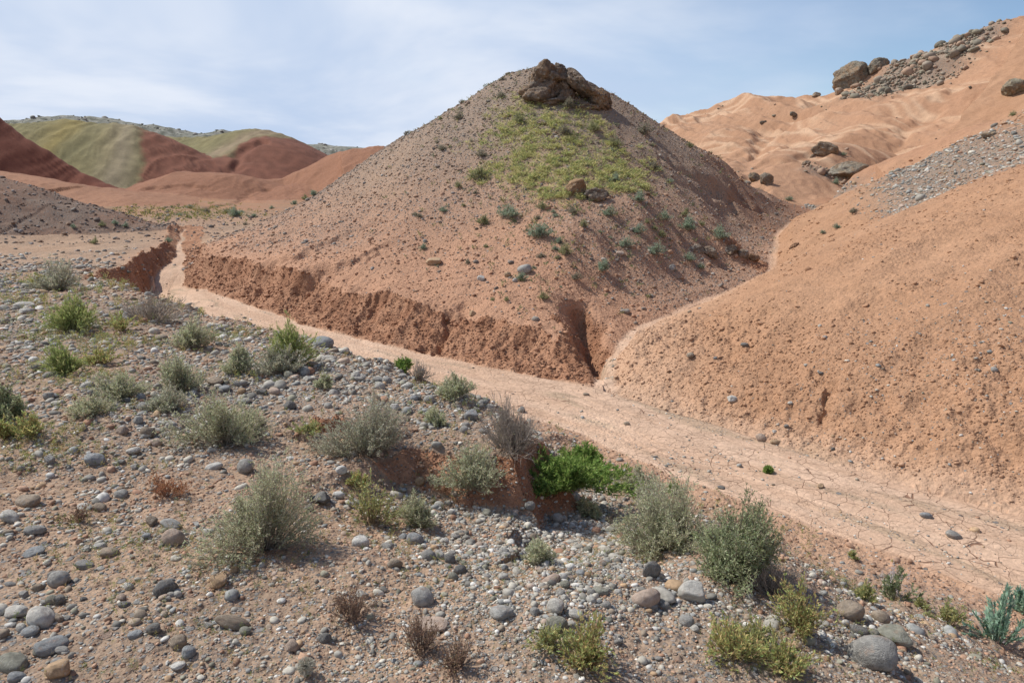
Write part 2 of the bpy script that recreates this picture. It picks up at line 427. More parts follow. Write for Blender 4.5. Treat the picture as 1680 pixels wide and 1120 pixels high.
# hollow behind the front gravel: its far wall is a bare red scarp
_gp = [hit(a, b) for a, b in ((600, 748), (655, 762), (740, 774), (830, 780), (950, 772), (1060, 742))]
_z0 = _gp[0][2]
_fl = [_gp[0][2] - .03, _gp[1][2] - .17, _gp[2][2] - .26, _gp[3][2] - .30, .42, .05]
for _i in range(1, 6): _fl[_i] = min(_fl[_i], _fl[_i - 1] - .03)
GUL = densify([(p[0], p[1], w_, f_) for p, w_, f_ in zip(_gp, [.04, .08, .12, .16, .2, .3], _fl)], 4)
_m = (GX > -3) & (GX < 3) & (GY > 2) & (GY < 10)
_X, _Y = GX[_m], GY[_m]
_X2 = _X + perlin(_X / .5, _Y / .5, 70) * .10 + perlin(_X / .17, _Y / .17, 73) * .04; _Y2 = _Y + perlin(_X / .5, _Y / .5, 71) * .10 + perlin(_X / .17, _Y / .17, 74) * .04
_d, _s, _a, (_w, _f) = polyline(_X2, _Y2, GUL)
_e = np.maximum(_d - _w, 0); _far = _s > 0
_pr = np.where(_far, np.interp(_e, [0, .12, .34, .5], [0, .25, .93, 1]), ss(_e, -.1, 1.25))
_g = GZ[_m]; _new = np.minimum(_g, _f + np.maximum(_g - _f, 0) * _pr)
GZ[_m] = _new.astype(F32)
GF[_m] = (_far & (_e > .03) & (_e < .42) & (_g - _new > .04)).astype(F32)
cut([(486, 690), (520, 700), (560, 702), (590, 700)], [.10, .16, .16, .1], [.04, .13, .12, .03], .6, 72, .3, 1, GF)
# shallow rills running up the flank of the hill
for pts, dp in (([(330, 418), (380, 412), (450, 392), (520, 372)], .05), ([(432, 442), (480, 425), (560, 388), (610, 372)], .08),
                ([(500, 462), (560, 440), (620, 412), (660, 392)], .07), ([(600, 372), (640, 360), (680, 345)], .03),
                ([(715, 575), (740, 535), (752, 515), (790, 500)], .12), ([(605, 490), (600, 520), (590, 560)], .08), ([(440, 455), (430, 480), (410, 500)], .08)):
    cut(pts, [.24] * len(pts), [dp * 1.5] * (len(pts) - 1) + [0], 1.0, 80, .9)
# side channel mouth: scalloped hollow in the hill toe
cut([(960, 512), (965, 540), (975, 575), (985, 610)], [.42, .52, .46, .28], [.38, .58, .50, .28], 1.0, 84, .5)
cut([(940, 540), (948, 575), (955, 600)], [.13, .15, .1], [.15, .16, .1], 1.0, 86, .6)
# low red scarp left of the wash head
cut([(132, 450), (168, 455), (210, 458), (248, 457)], [.8, 1.3, 1.5, 1.4], [.06, .30, .45, .42], .30, 96, .2, 1.2, GF)
# furrow down the toe of the right hillside
cut([(1345, 612), (1357, 640), (1358, 665), (1350, 692)], [.10, .10, .12, .08], [.05, .12, .12, .05], 1.0, 88, .8)
for pts in ([(1380, 668), (1430, 665), (1480, 668), (1530, 680)], [(1560, 700), (1600, 690), (1640, 705), (1675, 735)], [(1590, 735), (1625, 728), (1650, 745)]):
    cut(pts, [.22] * len(pts), [.02] + [.09] * (len(pts) - 2) + [.03], 1.0, 90, .8)
# dark ledges on the shaded flank of the hill
for pts, dp in (([(1090, 262), (1150, 300), (1210, 328), (1260, 352)], .22), ([(1130, 285), (1160, 315), (1200, 340)], .16), ([(1110, 300), (1190, 352), (1240, 385)], .08)):
    cut(pts, [.3] * len(pts), [dp * .6] + [dp] * (len(pts) - 2) + [dp * .4], 1.0, 92, .9)
# gullies and trails on the far hills
for pts, wd, dp in (([(1222, 292), (1240, 250), (1262, 215)], .8, .22), ([(1480, 245), (1488, 215), (1535, 175), (1560, 150)], .9, .22), ([(1250, 268), (1300, 262), (1350, 250)], .6, .2), ([(385, 275), (400, 245), (430, 232)], 1.6, .7), ([(240, 312), (300, 305), (350, 312)], .5, .15),
                    ([(330, 345), (400, 325), (440, 312)], .5, .12)):
    cut(pts, [wd] * len(pts), [dp] * len(pts), 1.0, 94, .6)

# ------------------------------------------------------------------ fine relief
R = GM['R']
def oc(wl, amp, seed, **k): return octave(GX, GY, R, wl, amp, seed, **k)
bench = (GID == 14).astype(F32); bed = np.maximum(GM['bed'], GM['trb']).astype(F32)
bank = np.maximum(GM['bank'], GF)
bank = np.maximum(bank, ss(GZ0 - GZ, .07, .2) * (GID == 1) * (R < 15))
slope = ((GID == 1) | (GID == 2) | (GID == 4)).astype(F32) * (1 - bed)
flr = (GID == 0).astype(F32)
near_m = (R < 80)
n1 = oc(.9, 1, 101); n2 = oc(.33, 1, 102); n3 = oc(.12, 1, 103); n4 = oc(.05, 1, 104); n5 = oc(.026, 1, 105)
rg = 1 - 2 * np.abs(n2); rg3 = 1 - 2 * np.abs(n3)
dz = bench * (n1 * .045 + n2 * .022 + n3 * .010 + n4 * .006 + n5 * .003)
dz += (slope + flr) * (1 - bank) * (n1 * .03 + n2 * .013 + n3 * .010 + rg3 * .004 + n4 * .007 + n5 * .0035)
# clods on the right hillside and the banks
f1, f2 = worley(GX[near_m] / .085 + n2[near_m] * .6, GY[near_m] / .085 + n1[near_m] * .8, 7)
wq = np.clip(.085 / (R[near_m] * .0035) - 1, 0, 1)
cl = np.zeros(GX.shape, F32); cl[near_m] = (.5 - np.clip(f1, 0, 1)) * wq
f1, f2 = worley(GX[near_m] / .22 + n2[near_m] * .5, GY[near_m] / .22 + n3[near_m] * .3, 8)
cl2 = np.zeros(GX.shape, F32); cl2[near_m] = (.5 - np.clip(f1, 0, 1)) * np.clip(.22 / (R[near_m] * .0035) - 1, 0, 1)
patch = ss(perlin(GX / 1.6, GY / 1.6, 110) + .5 * perlin(GX / .6, GY / .6, 111), -.3, .5)
dz += slope * (1 - bank) * (cl * .022 * (.4 + .6 * patch) + cl2 * .022 * patch)
dz += bank * (1 - bed) * (1 - .65 * GF * bench) * (n1 * .05 + rg * .040 + n3 * .028 + cl * .040 + cl2 * .055 + n4 * .012)
toe = (GID == 2) * ss(2.6 - GM['e'], 0, 1.4) * ss(GM['e'], 0, .25)
dz += toe * (cl2 * .06 + rg * .022 + cl * .02) * (.4 + .6 * patch)
# silt bed: nearly flat with shallow braided steps
br = 1 - np.abs(perlin(GM['aW'] / 2.2, GM['dW'] * GM['sW'] / .28, 120)) * 2
dz += bed * (perlin(GM['aW'] / 1.5, GM['dW'] * GM['sW'] / .5, 121) * .015 + ss(br, .7, 1) * -.010 + n4 * .0022 + n2 * .003)
hillish = ((GID >= 3) & (GID <= 13)).astype(F32)
dz += hillish * (oc(1.6, .05, 130) + oc(.7, .035, 131) + (1 - 2 * np.abs(oc(.45, 1, 132))) * .022)
GZ = (GZ + dz).astype(F32)

def project_(X, Y, Z):
    z = Z - ZC; f = np.maximum(Y * math.cos(PITCH) - z * math.sin(PITCH), .01)
    return 840 + FPX * X / f, 560 - FPX * (Y * math.sin(PITCH) + z * math.cos(PITCH)) / f
# ------------------------------------------------------------------ what covers the ground: base colour and share of gravel
soil_n = .5 + .5 * np.clip(perlin(GX / 1.9, GY / 1.9, 140) + .5 * perlin(GX / .5, GY / .5, 141) + .35 * oc(.14, 1, 142), -1, 1)
big_n = .5 + .5 * np.clip(perlin(GX / 6, GY / 6, 143) + .4 * perlin(GX / 2.3, GY / 2.3, 144), -1, 1)
C = lambda r, g, b: np.array([r, g, b], F32)
def mixc(a, b, t): return a + (b - a) * t[..., None]
ones = np.ones(GX.shape + (1,), F32)
SO = C(.43, .235, .155); SO2 = C(.37, .195, .125); SO3 = C(.50, .29, .195)
base = mixc(SO * ones, SO2 * ones, soil_n)
grav = np.zeros(GX.shape, F32)
def blob(px, py, rx, ry, soft=.5):
    """soft ellipse drawn on the ground, axes in metres (across, along the view)"""
    p = hit(px, py); return np.exp(-(((GX - p[0]) / rx) ** 2 + ((GY - p[1]) / ry) ** 2) ** (1 / soft))
k = GID == 1
rim = ss(GM['t'], .95, 1.6)
hx = GX - .95; hy = GY - 25.0
hr = np.hypot(hx, hy)
gn = perlin(GX / 2.4, GY / 2.4, 150) * .5 + perlin(GX / .7, GY / .7, 151) * .25
hgr = np.clip(1.12 - hr / 11.0 + gn * .6, 0, 1) * (1 - .8 * ss(hr, 9.5, 11.5))
hgr = np.clip(hgr + .75 * ss(hx * -.45 - hy * .0, 1.2, 3.8) * ss(np.abs(hy + .5), 3.5, .8), 0, 1)      # grey scree along the left skyline
hgr = np.maximum(hgr, .5 * blob(1100, 420, 3, 2.2))
grav = np.where(k, np.clip(hgr * 1.1, 0, 1) * rim, grav)
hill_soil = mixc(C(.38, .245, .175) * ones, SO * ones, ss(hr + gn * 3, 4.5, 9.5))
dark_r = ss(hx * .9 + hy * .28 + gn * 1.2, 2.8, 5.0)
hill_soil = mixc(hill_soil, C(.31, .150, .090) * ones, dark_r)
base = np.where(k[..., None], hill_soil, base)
k = GID == 2
rs_c = mixc(C(.425, .240, .152) * ones, C(.37, .200, .122) * ones, soil_n)
rs_c = mixc(rs_c, C(.50, .31, .215) * ones, ss(1.7 - GM['dT'] + gn * .8, 0, 1.3) * .85 * ss(8.5 - GM['aT'], 0, 3))
base = np.where(k[..., None], rs_c, base)
gb = np.maximum.reduce([.95 * np.exp(-((GM['dT'] - 3.2 - .08 * (GX - 9) - gn * .8) / (.35 + .22 * np.clip(GX - 7, 0, 9))) ** 2) * ss(GY, 14.5, 17) * ss(R, 26, 23),
                        .9 * blob(1600, 255, 1.8, 2.4), .75 * blob(1670, 240, 2.2, 2.6), .06 * blob(1560, 580, 1.8, 1.6), .05 * blob(1650, 650, 1.0, 1.0)])
grav = np.where(k, np.clip(gb + gn * .25 * (gb > .15) , 0, 1), grav)
k = GID == 3
wx_ = GX + 1.2 * perlin(GX / 5, GY / 5, 161); wy_ = GY + 1.2 * perlin(GX / 5, GY / 5, 162)
pale = ss(1 - np.abs(perlin((wx_ * .9 + wy_ * .35) / .9, (wy_ * .9 - wx_ * .35) / 5, 160)) * 2, .35, 1)
pb = mixc(C(.42, .238, .155) * ones, C(.36, .195, .122) * ones, big_n)
pb = mixc(pb, C(.56, .37, .26) * ones, pale * .75 * ss(big_n, .25, .6))
base = np.where(k[..., None], pb, base)
grav = np.where(k, np.clip(.95 * blob(1500, 112, 4.5, 3.0) + .7 * blob(1400, 322, 1.9, 1.1) + .6 * blob(1345, 283, .9, .5) + .8 * blob(1580, 75, 2.5, 1.5) + gn * .1, 0, 1), grav)
k = GID == 4
base = np.where(k[..., None], mixc(C(.42, .235, .150) * ones, C(.37, .195, .122) * ones, soil_n), base)
grav = np.where(k, np.clip(.85 * blob(1330, 345, 1.6, .8), 0, 1), grav)
# valley floor and the left side
k = (GID == 0) | (GID == 14)
bc = mixc(C(.46, .295, .205) * ones, C(.34, .215, .150) * ones, soil_n)
base = np.where(k[..., None], bc, base)
rr = ss(R, 13, 19)
grav = np.where(k, np.clip((.62 + .9 * gn) * (1 - rr) + rr * (.22 + gn * .5), .05, .92), grav)
base = np.where((k & (GM['e'] < 1.0) & (GM['e'] > 0))[..., None], mixc(base, SO3 * .92 * ones, ss(1.0 - GM['e'] + gn, 0, 1)), base)
grav = np.where(k, grav * (.35 + .65 * ss(GM['e'] + gn, .1, 1.1)), grav)
valley = ss(GY, 22, 45)
base = np.where((GID == 0)[..., None], mixc(base, mixc(C(.40, .185, .108) * ones, C(.34, .20, .12) * ones, big_n), valley), base)
grn = np.where(GID == 0, .25 * np.exp(-((GY - 37 - gn * 3) / 3.5) ** 2) * (GX < -6), 0)
base = mixc(base, C(.22, .20, .075) * ones, grn.astype(F32) * ss(gn, -.2, .3))
for i_, ca, cb in ((5, C(.25, .130, .085), C(.18, .088, .058)), (6, C(.36, .185, .120), C(.29, .145, .092)), (7, C(.31, .150, .096), C(.25, .115, .072)), (8, C(.31, .150, .095), C(.25, .115, .070)),
                   (9, C(.20, .070, .046), C(.155, .052, .036)), (12, C(.18, .175, .155), C(.13, .128, .115)), (13, C(.20, .20, .18), C(.14, .14, .13))):
    base = np.where((GID == i_)[..., None], mixc(ca * ones, cb * ones, big_n), base)
grav = np.where(GID == 5, np.clip(.45 + gn, 0, .8), grav); grav = np.where(GID >= 12, np.where(GID <= 13, .85, grav), grav)
ST = perlin((GX + GY * .3) / 5.0, GY / 16, 170) * .5 + perlin((GX + GY * .3) / 1.6, GY / 7, 171) * .35
olv = mixc(C(.225, .185, .095) * ones, C(.165, .145, .075) * ones, np.clip(.5 + ST, 0, 1))
redm1 = ss(GX + 47.3 + (98 - GY) * -.35 + ST * 3.4 + oc(.8, .8, 177), -.8, 1.4)
greym1 = np.exp(-((GX + 49.5 + (98 - GY) * -.35 + ST * 2) / 1.8) ** 2) * .6
yel1 = np.exp(-((GX + 56 + (96 - GY) * -.25 + ST * 2) / 2.0) ** 2) * .6
o1 = mixc(olv, C(.26, .195, .065) * ones, yel1); o1 = mixc(o1, C(.27, .215, .165) * ones, greym1); o1 = mixc(o1, C(.20, .080, .054) * ones, redm1)
o1 = o1 * (.86 + .28 * np.clip(.5 + oc(1.1, 1, 172) + .6 * oc(.6, 1, 173), 0, 1))[..., None]
base = np.where((GID == 10)[..., None], o1, base)
redm2 = ss(GX + 34.2 + (106 - GY) * .35 + ST * 3 + oc(.8, .8, 178), -.6, 1.0)
greym2 = np.exp(-((GX + 36.6 + (106 - GY) * .3 + ST * 2) / 2.2) ** 2) * .7
o2 = mixc(olv, C(.28, .20, .145) * ones, greym2); o2 = mixc(o2, C(.19, .078, .054) * ones, redm2)
o2 = o2 * (.86 + .28 * np.clip(.5 + oc(1.1, 1, 174) + .6 * oc(.6, 1, 175), 0, 1))[..., None]
base = np.where((GID == 11)[..., None], o2, base)
spk = np.clip(.5 + 1.2 * perlin(GX / 1.3, GY / 1.6, 176), 0, 1)
base = np.where((GID >= 12)[..., None] & (GID <= 13)[..., None], mixc(C(.115, .12, .095) * ones, C(.31, .30, .27) * ones, spk), base)
# fine grit greys the soil wherever stones lie
base = mixc(base, C(.235, .205, .18) * ones, np.where(np.isin(GID, (12, 13)), 0, np.clip(grav, 0, 1) * np.where(GID == 1, .36, .55)).astype(F32))
# silt
bedc = mixc(C(.60, .405, .305) * ones, C(.54, .35, .255) * ones, np.clip(.5 + perlin(GM['aW'] / 2.5, GM['dW'] * GM['sW'] / .3, 180) + .5 * perlin(GM['aW'] / .8, GM['dW'] * GM['sW'] / .15, 181), 0, 1))
flow = ss(1 - np.abs(perlin(GM['aW'] / 3.5 + 3, GM['dW'] * GM['sW'] / .45, 182)) * 2.2, .55, 1) * ss(perlin(GM['aW'] / 1.6, GM['dW'] * GM['sW'] / .4, 183), -.2, .4)
bedc = mixc(bedc, C(.40, .285, .205) * ones, flow * .75)
base = mixc(base, bedc, (bed * (1 - .55 * GM['trb'] * ss(GM['aT'], 2.5, 6))).astype(F32)); grav = grav * (1 - bed) + bed * flow.astype(F32) * .25
silt_edge = ss(GM['e'], .5, 0) * (GM['sW'] < 0) * (GID != 1)
base = mixc(base, bedc * .95, (silt_edge * .6).astype(F32))
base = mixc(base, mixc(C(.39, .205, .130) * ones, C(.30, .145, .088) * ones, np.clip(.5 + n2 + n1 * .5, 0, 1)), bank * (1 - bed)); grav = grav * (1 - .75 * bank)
# grass tint: dry green growth rooted among the stones of the hill
_p = project_(GX, GY, GZ)
def gb_(px, py, rx, ry): return np.exp(-(((_p[0] - px) / rx) ** 2 + ((_p[1] - py) / ry) ** 2))
gn2 = perlin(GX / .9, GY / .9, 152) * .6 + oc(.3, .5, 153)
_gm = np.maximum.reduce([gb_(905, 240, 95, 60), gb_(855, 195, 50, 28), gb_(985, 275, 75, 40), gb_(840, 285, 60, 25), gb_(930, 300, 110, 32), gb_(1020, 285, 60, 40)])
grass = np.where(GID == 1, np.clip(1.5 * _gm - .28 + gn * .8 + gn2 * 1.0, 0, 1) * ss(_gm, .01, .35), 0).astype(F32)
base = base * C(.98, 1.01, .965)
crack = (bed * (GID != 1)).astype(F32) * ss(R, 12, 9) * ss(perlin(GX / 2.0, GY / 2.0, 190) + .4, -.25, .15)

# ------------------------------------------------------------------ material helpers
def newmat(name, rough=.9):
    m = bpy.data.materials.new(name); m.use_nodes = True
    t = m.node_tree; b = t.nodes['Principled BSDF']; b.inputs['Roughness'].default_value = rough
    b.inputs['Specular IOR Level'].default_value = .2
    return m, t, b
class NB:
    def __init__(s, t): s.t = t
    def n(s, typ, **k):
        q = s.t.nodes.new(typ)
        for a, b in k.items(): setattr(q, a, b)
        return q
    def l(s, a, b): s.t.links.new(a, b)
    def put(s, sock, v):
        if isinstance(v, bpy.types.NodeSocket): s.l(v, sock)
        elif isinstance(v, (tuple, list)) and len(v) == 3 and sock.type == 'RGBA': sock.default_value = (*v, 1)
        else: sock.default_value = v
    def math(s, op, a, b=0.0, clamp=False):
        q = s.n('ShaderNodeMath', operation=op, use_clamp=clamp); s.put(q.inputs[0], a); s.put(q.inputs[1], b); return q.outputs[0]
    def mix(s, f, a, b, mode='MIX'):
        q = s.n('ShaderNodeMixRGB', blend_type=mode); s.put(q.inputs[0], f); s.put(q.inputs[1], a); s.put(q.inputs[2], b); return q.outputs[0]
    def noise(s, vec, scale, detail=3, rough=.55, dist=0.0, out='Fac'):
        q = s.n('ShaderNodeTexNoise'); s.l(vec, q.inputs['Vector']); q.inputs['Scale'].default_value = scale
        q.inputs['Detail'].default_value = detail; q.inputs['Roughness'].default_value = rough; q.inputs['Distortion'].default_value = dist
        return q.outputs[out]
    def vor(s, vec, scale, feature='F1', out='Distance', rnd=1.0):
        q = s.n('ShaderNodeTexVoronoi', feature=feature); s.l(vec, q.inputs['Vector']); q.inputs['Scale'].default_value = scale
        q.inputs['Randomness'].default_value = rnd
        return q.outputs[out]
    def ramp(s, v, lo, hi, a=0.0, b=1.0):
        q = s.n('ShaderNodeMapRange', interpolation_type='SMOOTHSTEP'); s.put(q.inputs[0], v)
        q.inputs[1].default_value = lo; q.inputs[2].default_value = hi; q.inputs[3].default_value = a; q.inputs[4].default_value = b
        return q.outputs[0]
    def bump(s, h, dist, strength=1.0, normal=None):
        q = s.n('ShaderNodeBump'); s.put(q.inputs['Height'], h); q.inputs['Distance'].default_value = dist; q.inputs['Strength'].default_value = strength
        if normal is not None: s.l(normal, q.inputs['Normal'])
        return q.outputs[0]

def ground_material():
    m, t, b = newmat('ground_cover', .95); nb = NB(t)
    col = nb.n('ShaderNodeAttribute', attribute_name='Col'); aux = nb.n('ShaderNodeAttribute', attribute_name='Aux')
    sp = nb.n('ShaderNodeSeparateColor'); nb.l(aux.outputs['Color'], sp.inputs[0])
    grav, grassA, crk = sp.outputs[0], sp.outputs[1], sp.outputs[2]
    P = nb.n('ShaderNodeTexCoord').outputs['Object']
    dist = nb.n('ShaderNodeVectorMath', operation='LENGTH'); nb.l(P, dist.inputs[0])
    # crumbly soil
    nf = nb.noise(P, 26, 4, .6); nf2 = nb.noise(P, 95, 3, .6); nm = nb.noise(P, 5, 4, .6)
    v = nb.math('ADD', nb.math('MULTIPLY', nf, .5), nb.math('MULTIPLY', nm, .35)); v = nb.math('ADD', v, nb.math('MULTIPLY', nf2, .35))
    soil = nb.mix(1.0, col.outputs['Color'], nb.n('ShaderNodeCombineColor').outputs[0], 'MULTIPLY')
    cc = t.nodes[-1] if False else None
    var = nb.ramp(v, .35, .85, .70, 1.24)
    vm = nb.n('ShaderNodeVectorMath', operation='SCALE'); nb.l(col.outputs['Color'], vm.inputs[0]); nb.l(var, vm.inputs['Scale'])
    soil = vm.outputs[0]
    # small stones in three sizes, each its own grey or brown
    out = soil; h = nb.math('MULTIPLY', nf, .012)
    cl_ = nb.n('ShaderNodeTexVoronoi', feature='F1'); nb.l(P, cl_.inputs['Vector']); cl_.inputs['Scale'].default_value = 21
    cl_.inputs['Detail'].default_value = 1.5
    h = nb.math('SUBTRACT', h, nb.math('MULTIPLY', nb.math('MULTIPLY', cl_.outputs['Distance'], nb.math('SUBTRACT', 1.0, crk)), .015))
    for scale, th, wgt in ((34.0, .36, 1.0), (75.0, .36, .9), (14.0, .30, .75)):
        q = nb.n('ShaderNodeTexVoronoi', feature='F1'); nb.l(P, q.inputs['Vector']); q.inputs['Scale'].default_value = scale
        rs = nb.n('ShaderNodeSeparateColor'); nb.l(q.outputs['Color'], rs.inputs[0])
        r1 = rs.outputs[0]; r2 = rs.outputs[1]
        present = nb.math('LESS_THAN', r1, nb.math('MULTIPLY', grav, wgt))
        rad = nb.math('ADD', nb.math('MULTIPLY', r2, .22), th - .12)
        inside = nb.ramp(nb.math('SUBTRACT', rad, q.outputs['Distance']), 0.0, .05)
        mk = nb.math('MULTIPLY', present, inside)
        cr = nb.n('ShaderNodeValToRGB'); nb.l(rs.outputs[2], cr.inputs[0])
        e = cr.color_ramp.elements
        e[0].position = 0; e[0].color = (.14, .135, .13, 1); e[1].position = 1; e[1].color = (.36, .34, .31, 1)
        for p_, c_ in ((.35, (.22, .215, .21, 1)), (.6, (.26, .235, .21, 1)), (.75, (.24, .15, .105, 1)), (.88, (.30, .295, .285, 1))):
            x = e.new(p_); x.color = c_
        out = nb.mix(nb.math('MULTIPLY', mk, .92), out, cr.outputs[0])
        h = nb.math('ADD', h, nb.math('MULTIPLY', mk, .35 / scale))
    # dry mud cracks
    wv = nb.n('ShaderNodeVectorMath', operation='ADD'); nz = nb.n('ShaderNodeTexNoise'); nb.l(P, nz.inputs['Vector']); nz.inputs['Scale'].default_value = 7; nz.inputs['Detail'].default_value = 3
    sc_ = nb.n('ShaderNodeVectorMath', operation='SCALE'); nb.l(nz.outputs['Color'], sc_.inputs[0]); sc_.inputs['Scale'].default_value = .085
    nb.l(P, wv.inputs[0]); nb.l(sc_.outputs[0], wv.inputs[1])
    flat = nb.n('ShaderNodeVectorMath', operation='MULTIPLY'); nb.l(wv.outputs[0], flat.inputs[0]); flat.inputs[1].default_value = (1, 1, 0)
    ed = nb.vor(flat.outputs[0], 5.2, 'DISTANCE_TO_EDGE')
    cw = nb.ramp(nb.noise(P, 2.6, 2, .5), .34, .66, .002, .019)
    c1 = nb.math('SUBTRACT', 1.0, nb.ramp(nb.math('DIVIDE', ed, nb.math('ADD', cw, .0006)), .35, 1.0), clamp=True)
    ed2 = nb.vor(flat.outputs[0], 13.0, 'DISTANCE_TO_EDGE')
    cw2 = nb.ramp(nb.noise(P, 1.7, 2, .5), .42, .70, .000, .022)
    c2 = nb.math('SUBTRACT', 1.0, nb.ramp(nb.math('DIVIDE', ed2, nb.math('ADD', cw2, .001)), .35, 1.0), clamp=True)
    ck = nb.math('MULTIPLY', nb.math('MAXIMUM', c1, nb.math('MULTIPLY', c2, .5)), crk)
    out = nb.mix(nb.math('MULTIPLY', ck, .80), out, (.16, .075, .045))  # shadow inside the open cracks is put into the colour
    h = nb.math('SUBTRACT', h, nb.math('MULTIPLY', ck, .012))
    # green film of seedlings between the hill stones
    gt = nb.ramp(nb.noise(P, 9, 4, .65), .42, .62)
    gmask = nb.math('MULTIPLY', nb.math('MULTIPLY', grassA, gt), .40)
    out = nb.mix(gmask, out, nb.mix(nb.noise(P, 2.0, 3), (.30, .29, .11), (.40, .36, .16)))
    h = nb.math('ADD', h, nb.math('MULTIPLY', nf2, .004))
    nb.l(out, b.inputs['Base Color'])
    nb.l(nb.bump(h, 1.0, .9), b.inputs['Normal'])
    for n_ in list(t.nodes):
        if n_.bl_idname == 'ShaderNodeCombineColor': t.nodes.remove(n_)
    return m
MG = ground_material()

def tag(o, label=None, cat=None, group=None, kind=None):
    if label: o['label'] = label
    if cat: o['category'] = cat
    if group: o['group'] = group
    if kind: o['kind'] = kind
    return o

def mesh_np(name, co, quads=None, tris=None, mats=(), smooth=True, col=None, midx=None):
    """mesh straight from arrays"""
    me = bpy.data.meshes.new(name)
    co = np.ascontiguousarray(co, F32)
    me.vertices.add(len(co)); me.vertices.foreach_set('co', co.reshape(-1))
    parts = []; tot = []
    if quads is not None and len(quads): parts.append(np.asarray(quads).reshape(-1)); tot.append(np.full(len(quads), 4))
    if tris is not None and len(tris): parts.append(np.asarray(tris).reshape(-1)); tot.append(np.full(len(tris), 3))
    vi = np.concatenate(parts).astype(np.int32); tt = np.concatenate(tot).astype(np.int32)
    me.loops.add(len(vi)); me.loops.foreach_set('vertex_index', vi)
    me.polygons.add(len(tt)); st = np.concatenate([[0], np.cumsum(tt)[:-1]]).astype(np.int32)
    me.polygons.foreach_set('loop_start', st); me.polygons.foreach_set('loop_total', tt)
    if smooth: me.polygons.foreach_set('use_smooth', np.ones(len(tt), bool))
    for m in mats: me.materials.append(m)
    if midx is not None: me.polygons.foreach_set('material_index', np.asarray(midx, np.int32))
    me.update(calc_edges=True)
    if col is not None:
        for nm, arr in col.items():
            a = me.color_attributes.new(nm, 'FLOAT_COLOR', 'POINT')
            c = np.ones((len(co), 4), F32); c[:, :arr.shape[1]] = arr; a.data.foreach_set('color', c.reshape(-1))
    return me
def link(name, me, parent=None, loc=(0, 0, 0)):
    o = bpy.data.objects.new(name, me); sc.collection.objects.link(o)
    o.location = loc
    if parent is not None: o.parent = parent
    return o

# ------------------------------------------------------------------ cut the sheet into the pieces of the land
idx = (np.arange(NR)[:, None] * NA + np.arange(NA)[None, :])
nx = np.roll(idx, -1, 1)
quads = np.stack([idx[:-1], idx[1:], nx[1:], nx[:-1]], -1)          # counter-clockwise seen from above
quads = quads.reshape(-1, 4)[:, ::-1]
A_ = np.stack([GX, GY, GZ], -1)
du = np.roll(A_, -1, 1) - np.roll(A_, 1, 1); dv = np.empty_like(A_); dv[1:-1] = A_[2:] - A_[:-2]; dv[0] = A_[1] - A_[0]; dv[-1] = A_[-1] - A_[-2]
NRM = np.cross(du, dv); NRM /= np.maximum(np.linalg.norm(NRM, axis=-1, keepdims=True), 1e-12)
NRM *= np.sign(NRM[..., 2:3] + 1e-9)
pid = np.select([GID == 15, GID == 14, GID == 1, GID == 2, GID == 4, GID == 3, GID == 5, np.isin(GID, (6, 7, 8)), GID == 9, GID == 10, GID == 11, GID >= 12], [1, 2, 3, 4, 5, 6, 7, 8, 9, 10, 11, 12], 0)
names = ['ground', 'dry_wash', 'gravel_bench', 'hill', 'hillside', 'hillside', 'hills', 'hillside', 'hills', 'hillside', 'hill', 'hill', 'hills']
co_all = A_.reshape(-1, 3); col_all = np.clip(base, .01, .9).reshape(-1, 3); aux_all = np.stack([grav, grass, crack], -1).reshape(-1, 3).astype(F32)
nrm_all = NRM.reshape(-1, 3)
fid = pid.reshape(-1)[quads[:, 0]]
for p in range(13):
    q = quads[fid == p]
    if not len(q): continue
    u, inv = np.unique(q, return_inverse=True)
    me = mesh_np(names[p], co_all[u], quads=inv.reshape(-1, 4), mats=[MG], col={'Col': col_all[u], 'Aux': aux_all[u]})
    me.normals_split_custom_set_from_vertices(nrm_all[u])
    o = link(names[p], me); tag(o, kind='structure')
# centre plug under the camera
me = mesh_np('ground', np.concatenate([[[0, 0, float(GZ[0].mean())]], co_all[:NA]]), tris=np.stack([np.zeros(NA), np.arange(NA) + 1, np.roll(np.arange(NA), -1) + 1], -1)[:, ::-1], mats=[MG],
             col={'Col': np.concatenate([col_all[:1], col_all[:NA]]), 'Aux': np.concatenate([aux_all[:1], aux_all[:NA]])})
tag(link('ground', me), kind='structure')

